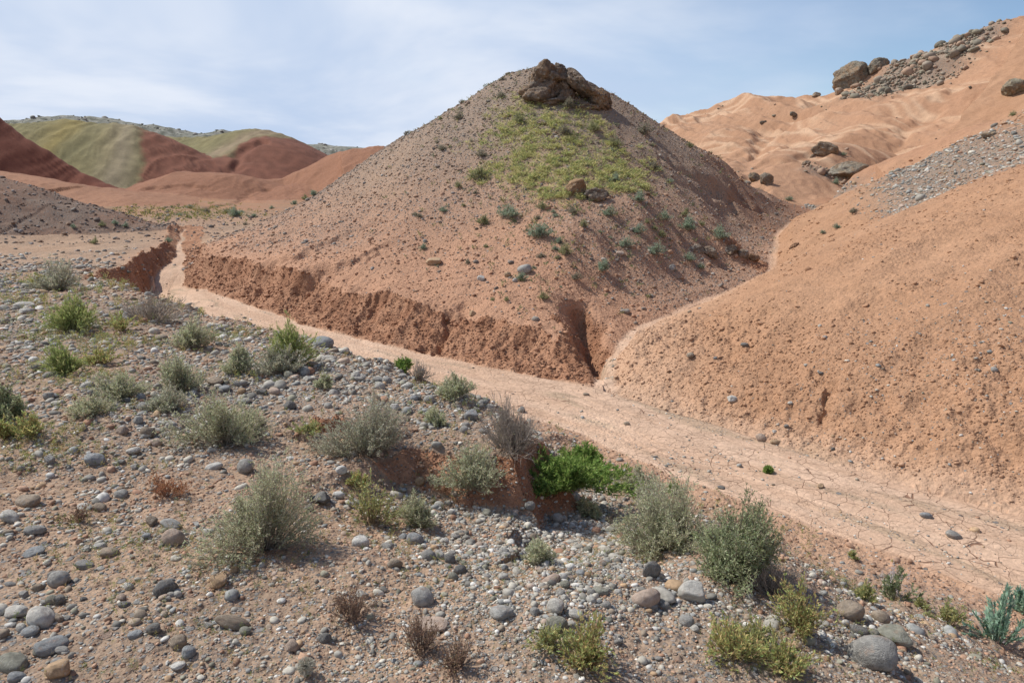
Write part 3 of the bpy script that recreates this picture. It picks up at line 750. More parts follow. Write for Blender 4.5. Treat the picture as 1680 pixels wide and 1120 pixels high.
# ================================================================== STONES
import bmesh
def ico(n):
    bm = bmesh.new(); bmesh.ops.create_icosphere(bm, subdivisions=n, radius=1.0)
    v = np.array([x.co[:] for x in bm.verts], F32); f = np.array([[q.index for q in x.verts] for x in bm.faces], np.int64)
    bm.free(); return v, f
ICO = {n: ico(n) for n in (1, 2, 3, 4, 5)}
def n3d(p, f, seed):
    x, y, z = p[:, 0] * f, p[:, 1] * f, p[:, 2] * f
    return (perlin(x + 7.3, y + z * .5, seed) + perlin(y - 3.1, z + x * .5, seed + 1) + perlin(z + 1.7, x + y * .5, seed + 2)) * .6
def rock_shape(seed, n=4, planes=9, lo=.62, rough=.06, sharp=1.0):
    """unit stone: a ball trimmed by planes, then worn by noise"""
    r = np.random.default_rng(seed); v, f = ICO[n]; v = v.copy()
    if planes:
        N = r.normal(size=(planes, 3)); N /= np.linalg.norm(N, axis=1, keepdims=True)
        c = r.uniform(lo, .95, planes)
        dots = v @ N.T
        sc_ = np.where(dots > 1e-3, c / np.maximum(dots, 1e-3), 9)
        k = sc_.min(1) if sharp >= 1 else -np.log(np.exp(-sc_ * 14 * sharp).sum(1) + math.exp(-14 * sharp)) / (14 * sharp)
        v = v * np.minimum(k, 1)[:, None]
    d = v / np.linalg.norm(v, axis=1, keepdims=True)
    v = v + d * (n3d(d, 1.1, seed) * rough * 1.6 + n3d(d, 2.6, seed + 3) * rough * .8 + n3d(d, 6, seed + 5) * rough * .35)[:, None]
    if n >= 5:
        v = v + d * (n3d(d, 13, seed + 8) * rough * .32 + n3d(d, 27, seed + 9) * rough * .18)[:, None]
    v /= np.abs(v).max(0)
    return v.astype(F32), f

def stone_material(name, attr, scale, veins=True):
    m, t, b = newmat(name, .82); nb = NB(t)
    if attr:
        c = nb.n('ShaderNodeAttribute', attribute_name='Col').outputs['Color']
    else:
        c = nb.n('ShaderNodeObjectInfo').outputs['Color']
    P = nb.n('ShaderNodeTexCoord').outputs['Object']
    rnd = nb.n('ShaderNodeObjectInfo').outputs['Random']
    off = nb.n('ShaderNodeVectorMath', operation='ADD'); nb.l(P, off.inputs[0])
    cb = nb.n('ShaderNodeCombineXYZ'); nb.l(nb.math('MULTIPLY', rnd, 37.0), cb.inputs[0]); nb.l(nb.math('MULTIPLY', rnd, 91.0), cb.inputs[1]); nb.l(cb.outputs[0], off.inputs[1])
    P = off.outputs[0]
    a = nb.noise(P, scale, 5, .65); a2 = nb.noise(P, scale * 9, 3, .6)
    v = nb.math('ADD', nb.ramp(a, .3, .7, .74, 1.2), nb.math('MULTIPLY', nb.math('SUBTRACT', a2, .5), .55))
    s = nb.n('ShaderNodeVectorMath', operation='SCALE'); nb.l(c, s.inputs[0]); nb.l(v, s.inputs['Scale'])
    out = s.outputs[0]
    if veins:
        wv = nb.n('ShaderNodeTexWave', wave_type='BANDS'); nb.l(P, wv.inputs['Vector']); wv.inputs['Scale'].default_value = scale * .55
        wv.inputs['Distortion'].default_value = 9; wv.inputs['Detail'].default_value = 3; wv.inputs['Detail Scale'].default_value = 1.3
        vm = nb.math('MULTIPLY', nb.ramp(wv.outputs['Fac'], .93, .995), nb.ramp(nb.noise(P, scale * .6, 2), .45, .6))
        out = nb.mix(nb.math('MULTIPLY', vm, .55), out, (.48, .46, .43))
        # clay film left by rain
        out = nb.mix(nb.math('MULTIPLY', nb.ramp(nb.noise(P, scale * .9, 4, .7), .52, .75), .45), out, (.36, .22, .15))
    nb.l(out, b.inputs['Base Color'])
    h = nb.math('ADD', nb.math('MULTIPLY', a, .5), nb.math('MULTIPLY', a2, .25))
    nb.l(nb.bump(h, .12 / scale if attr else .08, .55), b.inputs['Normal'])
    return m
M_COB = stone_material('river_stone', False, 2.2)
M_PEB = stone_material('pebble', True, 40, False)

def boulder_material():
    m, t, b = newmat('conglomerate', .95); nb = NB(t)
    P = nb.n('ShaderNodeTexCoord').outputs['Object']; oi = nb.n('ShaderNodeObjectInfo')
    big = nb.noise(P, 1.6, 6, .65, .4); mid = nb.noise(P, 7, 5, .65); fine = nb.noise(P, 30, 3, .6)
    c = nb.mix(nb.ramp(big, .38, .66), oi.outputs['Color'], (.27, .175, .105))
    cl = nb.n('ShaderNodeTexVoronoi', feature='F1'); nb.l(P, cl.inputs['Vector']); cl.inputs['Scale'].default_value = 13
    sp = nb.n('ShaderNodeSeparateColor'); nb.l(cl.outputs['Color'], sp.inputs[0])
    c = nb.mix(nb.math('MULTIPLY', nb.math('GREATER_THAN', sp.outputs[0], .6), nb.ramp(cl.outputs['Distance'], .5, .3)), c, nb.mix(sp.outputs[1], (.16, .135, .115), (.30, .27, .235)))
    v = nb.math('ADD', nb.ramp(mid, .3, .7, .62, 1.25), nb.math('MULTIPLY', nb.math('SUBTRACT', fine, .5), .5))
    s = nb.n('ShaderNodeVectorMath', operation='SCALE'); nb.l(c, s.inputs[0]); nb.l(v, s.inputs['Scale'])
    nb.l(s.outputs[0], b.inputs['Base Color'])
    h = nb.math('ADD', nb.math('MULTIPLY', mid, .10), nb.math('MULTIPLY', fine, .035))
    h = nb.math('SUBTRACT', h, nb.math('MULTIPLY', cl.outputs['Distance'], .03))
    nb.l(nb.bump(h, 1.0, .9), b.inputs['Normal'])
    return m
M_BLD = boulder_material()

SC = dict(g=(.31, .30, .28), p=(.45, .43, .39), w=(.58, .56, .52), d=(.18, .175, .165), b=(.29, .235, .18), t=(.42, .29, .18), l=(.27, .28, .285), n=(.255, .25, .205), r=(.36, .21, .14), k=(.40, .31, .25))
_prot = {}
def cobble_mesh(kind, i):
    if (kind, i) not in _prot:
        sd = 900 + i * 13 + ord(kind)
        v, f = {'o': lambda: rock_shape(sd, 4, 5, .80, .045, .5), 'f': lambda: rock_shape(sd, 4, 6, .78, .05, .5), 'a': lambda: rock_shape(sd, 4, 10, .55, .03, 1.0), 'l': lambda: rock_shape(sd, 4, 7, .72, .04, .6)}[kind]()
        _prot[kind, i] = mesh_np('stone', v, tris=f, mats=[M_COB])
    return _prot[kind, i]
def place_stone(px, py, wpx, kind, ck, label=None, group=None, name='stone', asp=None, pos=None, size=None, cat='stone'):
    p = hit(px, py + wpx * .22) if pos is None else pos
    dep = p[1] * math.cos(PITCH) + (ZC - p[2]) * math.sin(PITCH)
    r = size if size is not None else .5 * wpx * dep / FPX
    rz = {'o': .84, 'f': .50, 'a': .74, 'l': .46}[kind] * RNG.uniform(.88, 1.12) if asp is None else asp
    ry = {'o': .82, 'f': .75, 'a': .8, 'l': .5}[kind] * RNG.uniform(.9, 1.1)
    me = cobble_mesh(kind, int(RNG.integers(0, 5)))
    o = link(name, me, None, (float(p[0]), float(p[1] + r * ry * .5), 0))
    o.location.z = float(zat(np.array([p[0]]), np.array([p[1] + r * ry * .5]))[0]) + r * rz * .50
    o.scale = (r, r * ry, r * rz)
    o.rotation_euler = (RNG.uniform(-.22, .22), RNG.uniform(-.25, .25), RNG.uniform(-.5, .5) + (math.pi if RNG.random() < .5 else 0))
    c = np.array(SC[ck]) * RNG.uniform(.88, 1.14)
    o.color = (*[float(x) for x in c], 1)
    tag(o, label, cat, group)
    return o
STONES = [
 (1440, 1082, 84, 'o', 'g', 'largest smooth round grey boulder at the lower right corner', .86),
 (1474, 1045, 60, 'a', 'n', 'flat-topped angular brown slab wedged behind the largest round boulder', .6),
 (1398, 1006, 48, 'o', 'b', 'brownish grey rounded stone upslope of the largest round boulder', None),
 (1447, 1015, 32, 'o', 'b', 'small oval brown stone right of the brownish grey rounded stone', None),
 (1435, 1038, 26, 'f', 'n', 'round flat olive grey pebble just above the largest round boulder', None),
 (1411, 1032, 32, 'f', 'd', 'dark wedge-shaped stone left of the round flat olive grey pebble', None),
 (1396, 1066, 26, 'a', 'd', 'thin dark slate leaning on the left side of the largest round boulder', None),
 (1388, 1023, 14, 'o', 'w', 'small white pebble near the dark wedge-shaped stone', None),
 (1140, 975, 52, 'a', 'p', 'rough pale grey block under the right end of the large grey-green bush', .85),
 (1060, 980, 54, 'f', 'k', 'pale stone with an orange clay side below the large grey-green bush', .62),
 (1070, 939, 32, 'l', 'd', 'tall dark stone standing on end against the large grey-green bush', 1.3),
 (1086, 972, 22, 'o', 'g', 'small grey stone between the orange-sided stone and the pale grey block', None),
 (984, 968, 32, 'f', 'n', 'dark greenish flat stone left of the orange-sided stone', None),
 (904, 947, 34, 'f', 'k', 'pale brown oblong stone in the gravel field', None),
 (927, 960, 20, 'o', 'n', 'round greenish stone just right of the pale brown oblong stone', None),
 (912, 1000, 34, 'o', 'p', 'pale veined stone at the bottom of the gravel field', None),
 (944, 1006, 30, 'f', 'p', 'pale grey lozenge stone right of the pale veined stone', None),
 (915, 1030, 38, 'o', 'n', 'brown-green rounded stone half hidden by the bottom grey-green weed', None),
 (967, 1050, 36, 'f', 'l', 'slate blue flat stone beside the bottom grey-green weed', None),
 (1127, 1020, 26, 'o', 'g', 'grey stone on bare soil below the rough pale grey block', None),
 (915, 851, 20, 'o', 'p', 'pale round stone near the foot of the bright green bush', None),
 (1305, 1059, 22, 'a', 't', 'small tan angular stone left of the stones round the largest boulder', None),
 (820, 1005, 46, 'f', 'g', 'white-striped dark grey stone at the bottom centre', None),
 (707, 1017, 60, 'f', 'k', 'broad beige stone sunk flush in the soil', .22),
 (691, 984, 42, 'o', 'g', 'round grey stone just above the broad beige stone', None),
 (648, 925, 28, 'a', 'b', 'broken cylindrical stone showing its flat end', None),
 (591, 890, 30, 'o', 'w', 'round white speckled stone on bare soil right of the largest sagebrush', None),
 (680, 885, 30, 'o', 'l', 'blue-grey stone with white stripes in the upper gravel field', None),
 (702, 912, 26, 'o', 'g', 'leftmost grey stone of the tight trio in the gravel field', None),
 (722, 910, 20, 'l', 'p', 'pale upright middle stone of the tight trio in the gravel field', .9),
 (737, 918, 22, 'o', 'd', 'dark right-hand stone of the tight trio in the gravel field', None),
 (754, 935, 22, 'o', 'd', 'dark grey stone just below the tight trio in the gravel field', None),
 (635, 894, 24, 'f', 'g', 'flat grey stone right of the round white speckled stone', None),
 (594, 976, 24, 'a', 'p', 'pale jagged stone among dry grass stalks', None),
 (826, 905, 20, 'o', 'p', 'round pale stone, upper one of two in the centre of the gravel field', None),
 (826, 947, 18, 'o', 'p', 'round pale stone, lower one of two in the centre of the gravel field', None),
 (377, 1018, 60, 'l', 'b', 'long brown sandstone block lying on bare red soil', .45),
 (532, 1048, 22, 'o', 'd', 'small dark egg-shaped stone at the bottom edge', None),
 (477, 1061, 30, 'a', 'k', 'mottled orange and white stone at the bottom edge', None),
 (291, 1057, 30, 'o', 'b', 'brown rounded stone touching a small blue-grey one', None),
 (307, 1073, 24, 'o', 'l', 'small blue-grey stone touching a brown rounded one', None),
 (290, 1092, 26, 'f', 'w', 'pinkish white flat stone at the bottom edge', None),
 (401, 1037, 20, 'o', 'n', 'small greenish round stone right of the long brown block', None),
 (341, 1026, 18, 'a', 'p', 'small pale angular stone at the left end of the long brown block', None),
 (250, 1032, 28, 'a', 'd', 'dark slate chip left of the long brown block', None),
 (220, 1040, 26, 'f', 'l', 'blue slate flake with a pale edge left of the dark slate chip', None),
 (91, 1100, 44, 'a', 't', 'tan brown blocky stone at the lower left corner', .8),
 (15, 1088, 52, 'f', 'n', 'big greenish grey stone cut by the left edge of the view', None),
 (22, 1112, 34, 'f', 'l', 'blue-grey stone below the big greenish grey stone', None),
 (78, 1059, 54, 'f', 'l', 'wide blue-grey stone with fine white veins', None),
 (47, 1035, 34, 'f', 'l', 'smaller blue-grey stone up against the fine-veined wide one', None),
 (63, 1016, 50, 'o', 'p', 'large pale grey rounded stone near the left edge', None),
 (20, 1001, 40, 'f', 'p', 'flat pale stone near the left edge', None),
 (93, 953, 36, 'o', 'g', 'smooth grey dome-shaped stone on bare soil at left', None),
 (84, 985, 22, 'o', 'n', 'small greenish stone below the smooth dome-shaped one', None),
 (270, 965, 42, 'a', 'd', 'dark brown angular rock with a pointed top', .8),
 (355, 954, 38, 'a', 't', 'orange-tan worn stone below the largest sagebrush', .7),
 (50, 904, 38, 'f', 'l', 'thin flat blue slate lying near the left edge', .28),
 (175, 906, 34, 'f', 'b', 'oval brown flat stone on bare soil at left', None),
 (162, 894, 22, 'f', 'p', 'flat pale stone touching the oval brown one', None),
 (135, 925, 32, 'f', 'g', 'flat grey stone just below the oval brown one', None),
 (281, 885, 38, 'o', 'k', 'pale round stone left of the largest sagebrush', None),
 (277, 859, 36, 'f', 'g', 'flat grey oval stone above the pale round one', None),
 (247, 857, 22, 'a', 'b', 'brown angular stone beside the flat grey oval one', None),
 (240, 880, 16, 'o', 'l', 'small blue pebble left of the pale round stone', None),
 (338, 870, 16, 'f', 'w', 'small white oval pebble at the left foot of the largest sagebrush', None),
 (11, 847, 38, 'f', 'p', 'pale flat stone at the left edge of the view', None),
 (55, 869, 34, 'f', 'g', 'grey broken flat stone below the brown-grey dome at left', None),
 (41, 818, 44, 'f', 'b', 'brown-grey domed stone near the left edge', .5),
 (198, 810, 26, 'f', 'g', 'grey oval stone beneath a yellow sprout at left', None),
 (135, 831, 28, 'f', 'p', 'pale flattish stone left of the reddish dry weed', None),
 (161, 832, 24, 'f', 'b', 'brownish stone touching the pale flattish one', None),
 (153, 754, 34, 'f', 'l', 'blue-grey rounded stone standing alone at left', .62),
 (350, 762, 30, 'f', 'w', 'whitish flat stone left of the pale upright egg-shaped one', None),
 (401, 769, 32, 'o', 'g', 'striped egg-shaped stone standing upright left of centre', .95),
 (527, 818, 34, 'a', 'd', 'dark angular stone right of the largest sagebrush', None),
 (507, 834, 20, 'a', 'd', 'smaller dark stone leaning below the dark angular one', None),
 (499, 806, 22, 'f', 'r', 'flat reddish stone above the dark angular one', None),
 (560, 772, 22, 'a', 'w', 'bright white angular stone below the round grey shrub', None),
 (689, 792, 18, 'o', 't', 'pale tan round stone between two shrubs in the middle', None),
 (715, 868, 0, '', '', '', None),
 (529, 561, 36, 'o', 'l', 'big dark slate-grey stone on the rim of the bench', .7),
 (539, 585, 24, 'f', 'p', 'pale flat stone just below the big dark rim stone', None),
 (538, 666, 15, 'o', 'p', 'pale pebble above the small red hollow', None),
 (647, 668, 17, 'o', 'w', 'smooth white oval stone above the round grey shrub', None),
 (775, 684, 28, 'a', 'l', 'large blue-grey angular stone on the gravel rim', .85),
 (764, 697, 15, 'o', 'g', 'upper one of two grey stones below the angular rim stone', None),
 (761, 706, 16, 'o', 'g', 'lower one of two grey stones below the angular rim stone', None),
 (793, 707, 18, 'f', 'g', 'flat grey stone at right of the two small rim stones', None),
 (667, 687, 18, 'a', 'b', 'brown-grey angular stone at the top of the red scarp', None),
 (667, 631, 22, 'f', 'p', 'pale flat cracked stone on the gravel rim', None),
 (679, 653, 15, 'o', 'l', 'small blue stone below the pale flat cracked stone', None),
 (588, 619, 24, 'f', 'p', 'pale stone in the cluster on the rim near the green shrub', None),
 (620, 622, 22, 'f', 'g', 'grey flat stone in the cluster right of the green shrub', None),
 (855, 673, 15, 'a', 'g', 'grey stone capping the end of the gravel rim', None),
 (240, 710, 28, 'a', 'b', 'brown angular stone in the gravel left of the pale wide shrub', .8),
 (254, 724, 30, 'f', 'k', 'pale flat stone right below the brown angular one', None),
 (362, 709, 28, 'o', 'g', 'striped grey stone under the pale wide shrub', None),
 (217, 739, 26, 'f', 'p', 'flat pale stone left of the wide shrub', None),
 (350, 624, 30, 'f', 'b', 'brownish oval stone at the top of the cobble cluster', None),
 (398, 657, 26, 'f', 'g', 'grey flat stone at the foot of the cobble cluster', None),
 (429, 643, 20, 'a', 'd', 'dark block on the right of the cobble cluster', None),
 (396, 643, 16, 'o', 't', 'tan round stone in the middle of the cobble cluster', None),
 (390, 628, 20, 'f', 'g', 'grey oval stone on the upper right of the cobble cluster', None),
 (368, 636, 22, 'f', 'l', 'blue flat stone inside the cobble cluster', None),
 (142, 630, 26, 'f', 'p', 'pale flat stone below the upright green tuft at left', None),
 (37, 499, 36, 'f', 'p', 'long pale flat stone at the upper left of the bench', None),
 (40, 510, 24, 'f', 'p', 'second pale flat stone beneath the long one at upper left', None),
 (6, 460, 20, 'f', 'g', 'grey stone at the left edge beside the dark round shrub', None),
 (1249, 719, 19, 'o', 'k', 'round pink-grey stone at the foot of the right slope', .85),
 (1274, 724, 20, 'f', 't', 'tan flat stone right of the round pink-grey one', None),
 (1271, 708, 9, 'a', 'w', 'tiny cream chip above the tan flat stone', None),
 (1201, 656, 18, 'a', 'w', 'cream white angular flake on the right slope', .7),
 (1222, 565, 13, 'f', 'd', 'dark oval stone high on the right slope above the channel mouth', None),
 (1133, 585, 13, 'o', 'b', 'brown stone on the right slope nearest the side channel', None),
 (1174, 588, 7, 'o', 'l', 'small blue pebble between the brown stone and the dark oval one', None),
 (1354, 553, 12, 'f', 'l', 'blue-grey stone standing out on the bare right slope', None),
 (1347, 613, 10, 'f', 'd', 'dark pebble at the head of the small furrow', None),
 (1297, 662, 10, 'f', 'p', 'pale pebble left of the small furrow', None),
 (1291, 700, 8, 'o', 'd', 'dark round pebble below the furrow beside the cracked mud', None),
 (1367, 737, 7, 'o', 'd', 'dark dot-like pebble at the edge of the cracked mud', None),
 (1632, 608, 12, 'o', 'g', 'grey stone near the right edge of the slope', None),
 (1566, 877, 26, 'f', 'g', 'largest grey stone lying on the dry wash bed', None),
 (1521, 844, 22, 'f', 'l', 'blue-grey stone beside small rubble on the wash bed', None),
 (1346, 797, 14, 'a', 't', 'broken cream and brown chip in the middle of the cracked wash', None),
 (1184, 798, 16, 'f', 'd', 'dark flat stone alone on the pale wash', .3),
 (1075, 748, 10, 'f', 'd', 'thin dark flake on the smooth upper wash', .3),
 (1029, 694, 12, 'f', 'b', 'brown flake on the wash below the channel mouth', None),
 (962, 646, 11, 'f', 'b', 'flat brown chip left of the channel mouth', None),
 (776, 515, 14, 'a', 't', 'tan stone at the brink of the red bank', .8),
 (861, 443, 26, 'f', 'g', 'grey boulder low on the hill beside a small shrub', .7),
 (1104, 441, 13, 'o', 'g', 'rounded grey stone below the rocky knob at the hill foot', None),
 (1018, 417, 16, 'f', 'k', 'pale tan stone on the lower hill between blue shrubs', None),
 (713, 428, 30, 'a', 't', 'heap-like tan flat rock on the lower left of the hill', .45),
 (790, 457, 15, 'a', 'w', 'cream angular rock pair on the hill foot', None),
 (832, 451, 14, 'a', 't', 'small tan rock left of the grey boulder on the hill', None),
 (845, 460, 10, 'a', 'w', 'tiny cream rock below the grey boulder on the hill', None),
 (130, 437, 16, 'f', 'p', 'pale flat stone near the head of the dark cut bank', None),
 (141, 445, 14, 'a', 'r', 'reddish stone at the brink of the dark cut bank', None),
 (697, 396, 8, 'o', 'g', 'grey pebble on the left shoulder of the hill apron', None),
]
for q in STONES:
    if not q[3]: continue
    place_stone(q[0], q[1], q[2], q[3], q[4], q[5], None, 'pebble' if q[2] < 12 else 'stone', q[6], cat='pebble' if q[2] < 12 else 'stone')

def project(P):
    """photo pixel of world points"""
    x, y, z = P[..., 0], P[..., 1], P[..., 2] - ZC
    f = y * math.cos(PITCH) - z * math.sin(PITCH); u = y * math.sin(PITCH) + z * math.cos(PITCH)
    return 840 + FPX * x / f, 560 - FPX * u / f
PX, PY = project(A_.astype(np.float64))
INV = (np.abs(np.arctan2(GX, GY)) < math.radians(41))
cellA = np.zeros(GX.shape, F32)
cellA[:-1] = (RR[1:] - RR[:-1])[:, None] * RR[:-1, None] * (AZ[1] - AZ[0])
def scatter(wgt, n):
    """n points on the terrain, weight per photo-uniform cell"""
    p = (wgt * INV).astype(np.float64).reshape(-1); p /= p.sum()
    k = RNG.choice(len(p), n, p=p); i, j = np.divmod(k, NA)
    i = np.clip(i, 0, NR - 2); r = RR[i] + (RR[i + 1] - RR[i]) * RNG.random(n); a = AZ[j] + (AZ[1] - AZ[0]) * (RNG.random(n) - .5)
    x = r * np.sin(a); y = r * np.cos(a)
    return x, y, zat(x, y), i, j
def pblob(px, py, rx, ry): return np.exp(-(((PX - px) / rx) ** 2 + ((PY - py) / ry) ** 2))
gfield = np.clip(.30 + .55 * perlin(GX / 1.1, GY / 1.1, 200) + .5 * perlin(GX / .4, GY / .4, 201), .03, 1)
gfield = gfield + 1.5 * pblob(840, 900, 190, 95) + .7 * pblob(1000, 1000, 170, 60) + .6 * pblob(700, 640, 190, 45) + .7 * pblob(560, 600, 100, 40) + .35 * pblob(230, 700, 220, 70) + .4 * pblob(60, 540, 110, 90) + .35 * pblob(90, 1010, 160, 90) \
    + .5 * pblob(400, 560, 120, 40) + .5 * pblob(400, 640, 70, 35) + .5 * pblob(1430, 1040, 90, 50)
gfield = gfield * (1 - .75 * pblob(570, 900, 110, 60)) * (1 - .5 * pblob(500, 1010, 160, 50)) * (1 - .8 * pblob(740, 745, 100, 30))
gfield *= (1 - .8 * GF)
gbench = gfield * (GID == 14) * ss(GM['e'], -.05, .9) * (1 - ss(R, 17, 26))
# 150 unnamed cobbles: labelled by the patch of ground they lie on
ZONES = [(840, 900, 150, 90, 'grey cobble among the packed stones of the central gravel field', 60), (120, 1000, 150, 90, 'grey cobble scattered on the red soil of the lower left corner', 30),
         (230, 700, 230, 60, 'grey cobble in the stony patch beneath the left-hand shrubs', 30), (660, 640, 170, 45, 'grey cobble on the gravel rim overlooking the wash', 30),
         (1030, 1040, 140, 60, 'grey cobble on the ground below the large grey-green bush', 20)]
for zx, zy, rx, ry, lab, n in ZONES:
    w_ = (gbench * (((PX - zx) / rx) ** 2 + ((PY - zy) / ry) ** 2 < 1.5))
    x, y, z, i, j = scatter(w_, n)
    for a in range(n):
        s_ = np.hypot(x[a], y[a]) * .5 * RNG.uniform(12, 21) / FPX
        place_stone(0, 0, 0, 'offoal'[int(RNG.integers(0, 6))], 'gggplpdbngk'[int(RNG.integers(0, 11))], lab, lab.replace('grey cobble', 'cobbles'), 'stone', pos=np.array([x[a], y[a], z[a]]), size=float(s_))

def pebble_cloud(name, x, y, z, s, cols, big=.0, flat=(.35, .8), sink=.3, n_lo=1, sharp=False, mat=None, kind='stuff'):
    """thousands of stones in one mesh, each with its own shape, turn and colour"""
    n = len(x); dist = np.hypot(x, y); apx = s / dist * 731 * 2
    V = []; T = []; Cc = []; off = 0
    for lod in (1, 2):
        sel = np.nonzero((apx >= 5.5) if lod == 2 else (apx < 5.5))[0]
        if not len(sel): continue
        protos = [rock_shape(3000 + k + lod * 50 + (500 if sharp else 0), lod, 10 if sharp else (8 if k % 2 == 0 else 5), .42 if sharp else (.62 if k % 2 == 0 else .78), .07, 1.0) for k in range(8)]
        which = RNG.integers(0, 8, len(sel))
        for k in range(8):
            ids_ = sel[which == k]; m_ = len(ids_)
            if not m_: continue
            v, f = protos[k]
            sc3 = np.stack([s[ids_], s[ids_] * RNG.uniform(.6, 1, m_), s[ids_] * RNG.uniform(flat[0], flat[1], m_)], -1)
            q = v[None] * sc3[:, None]
            tx = RNG.uniform(-.4, .4, m_)[:, None]; cz, sz_ = np.cos(tx), np.sin(tx)
            q = np.stack([q[..., 0] * cz - q[..., 2] * sz_, q[..., 1], q[..., 0] * sz_ + q[..., 2] * cz], -1)
            an = RNG.uniform(0, 2 * np.pi, m_)[:, None]; ca, sa = np.cos(an), np.sin(an)
            q = np.stack([q[..., 0] * ca - q[..., 1] * sa, q[..., 0] * sa + q[..., 1] * ca, q[..., 2]], -1)
            q += np.stack([x[ids_], y[ids_], z[ids_] + sc3[:, 2] * (1 - 2 * sink) * .6], -1)[:, None]
            V.append(q.reshape(-1, 3)); T.append((f[None] + (off + np.arange(m_) * len(v))[:, None, None]).reshape(-1, 3))
            Cc.append(np.repeat(cols[ids_], len(v), 0)); off += m_ * len(v)
    me = mesh_np(name, np.concatenate(V), tris=np.concatenate(T), mats=[mat or M_PEB], col={'Col': np.concatenate(Cc)}, smooth=not sharp)
    o = link(name, me); tag(o, kind=kind); return o
for _k in 'gpdln': SC[_k] = tuple(np.array(SC[_k]) * [1.04, 1.01, .95])
PAL = np.array([SC[k] for k in 'ggggllppppwwdbbnkrtg'])
def pal(n, P=PAL, v=.2): return (P[RNG.integers(0, len(P), n)] * RNG.uniform(1 - v, 1 + v, (n, 1))).astype(F32)
x, y, z, i, j = scatter(gbench, 62000)
s = np.clip(np.hypot(x, y) * .5 * 4.3 / FPX * np.exp(RNG.normal(0, .55, len(x))), .002, .07)
pebble_cloud('gravel', x, y, z, s, pal(len(x)))
# crumbs of red soil between the stones
soilP = np.array([(.44, .28, .19), (.35, .215, .145), (.30, .185, .125), (.48, .31, .215)])
x, y, z, i, j = scatter((GID == 14) * (R < 14) * (1.2 - np.clip(gfield, 0, 1)), 32000)
s = np.clip(np.hypot(x, y) * .5 * 3.2 / FPX * np.exp(RNG.normal(0, .5, len(x))), .0015, .05)
pebble_cloud('dirt', x, y, z, s, pal(len(x), soilP, .1), sharp=True)
# scree of the hill
hw_ = (GID == 1) * np.clip(grav + .04, 0, 1) * (1 - bank) * (R < 40)
x, y, z, i, j = scatter(hw_, 24000)
s = np.clip(.0145 * np.exp(RNG.normal(0, .55, len(x))) * (1 + 1.0 * (RNG.random(len(x)) < .03)), .01, .15)
pebble_cloud('gravel', x, y, z, s, pal(len(x), np.array([(.24, .215, .195), (.19, .165, .145), (.31, .27, .23), (.28, .18, .12), (.36, .33, .30), (.21, .17, .14)]), .2), sharp=True)
# lumps below the banks, on the hill toe and on the slopes
lw = ((GID == 1) | (GID == 4)) * .25 + (GID == 2) * (.02 + .16 * patch) + bank * 1.1 + toe * .7
x, y, z, i, j = scatter(lw * (R < 26) * (1 - bed * .97), 42000)
s = np.clip(np.hypot(x, y) * .5 * 2.3 / FPX * np.exp(RNG.normal(0, .5, len(x))), .004, .09)
cB = np.clip(base[i, j], .02, .9) * RNG.uniform(.85, 1.1, (len(x), 1))
pebble_cloud('dirt', x, y, z, s, cB.astype(F32), sharp=True)
# grey stones of the right-hand slopes and the few in the wash
w_ = ((GID == 2) | (GID == 4)) * np.clip(grav, 0, 1) * (R < 34) + .005 * ((GID == 2) & (R < 16)) + .045 * pblob(1590, 590, 110, 90) * (GID == 2) + bed * (GID == 15) * .012 + bed * .22 * pblob(1400, 850, 40, 14) + bed * .12 * pblob(1590, 900, 110, 40) + .12 * pblob(1120, 770, 130, 40) * bed
x, y, z, i, j = scatter(w_, 4500)
s = np.clip(np.hypot(x, y) * .5 * 3.0 / FPX * np.exp(RNG.normal(0, .45, len(x))), .004, .13)
pebble_cloud('gravel', x, y, z, s, pal(len(x)))
# block scree on the long hill and stones of the far left mound
w_ = (GID == 3) * np.clip(grav, 0, 1) ** 1.5 * ((PY < 200) * 1. + .6)
x, y, z, i, j = scatter(w_ * (.15 + ss(perlin(GX / 1.5, GY / 1.5, 210), -.3, .3)), 4200)
s = np.clip(np.where(PY[i, j] < 200, .052, .035) * np.exp(RNG.normal(0, .75, len(x))), .03, .42)
pebble_cloud('rubble', x, y, z, s, pal(len(x), np.array([(.25, .225, .17), (.31, .26, .205), (.19, .17, .135), (.36, .25, .18)]), .2), sharp=True, flat=(.5, .9), sink=.1)
w_ = (GID == 12) * 1. + (GID == 13) * .6
x, y, z, i, j = scatter(w_, 1800)
pebble_cloud('rubble', x, y, z, np.clip(.28 * np.exp(RNG.normal(0, .5, len(x))), .15, .8), pal(len(x), np.array([(.26, .25, .22), (.34, .32, .29), (.14, .15, .11)]), .2), sharp=True, flat=(.25, .6))
w_ = ((GID == 5) * .8 + (GID == 0) * .3 * (GY < 40) * (GY > 18) * (GX < -4)) * (R < 45)
x, y, z, i, j = scatter(w_, 4000)
s = np.clip(.035 * np.exp(RNG.normal(0, .5, len(x))), .02, .2)
pebble_cloud('gravel', x, y, z, s, pal(len(x), np.array([(.22, .19, .165), (.17, .13, .11), (.30, .20, .14), (.30, .27, .25)]), .2), sharp=True)

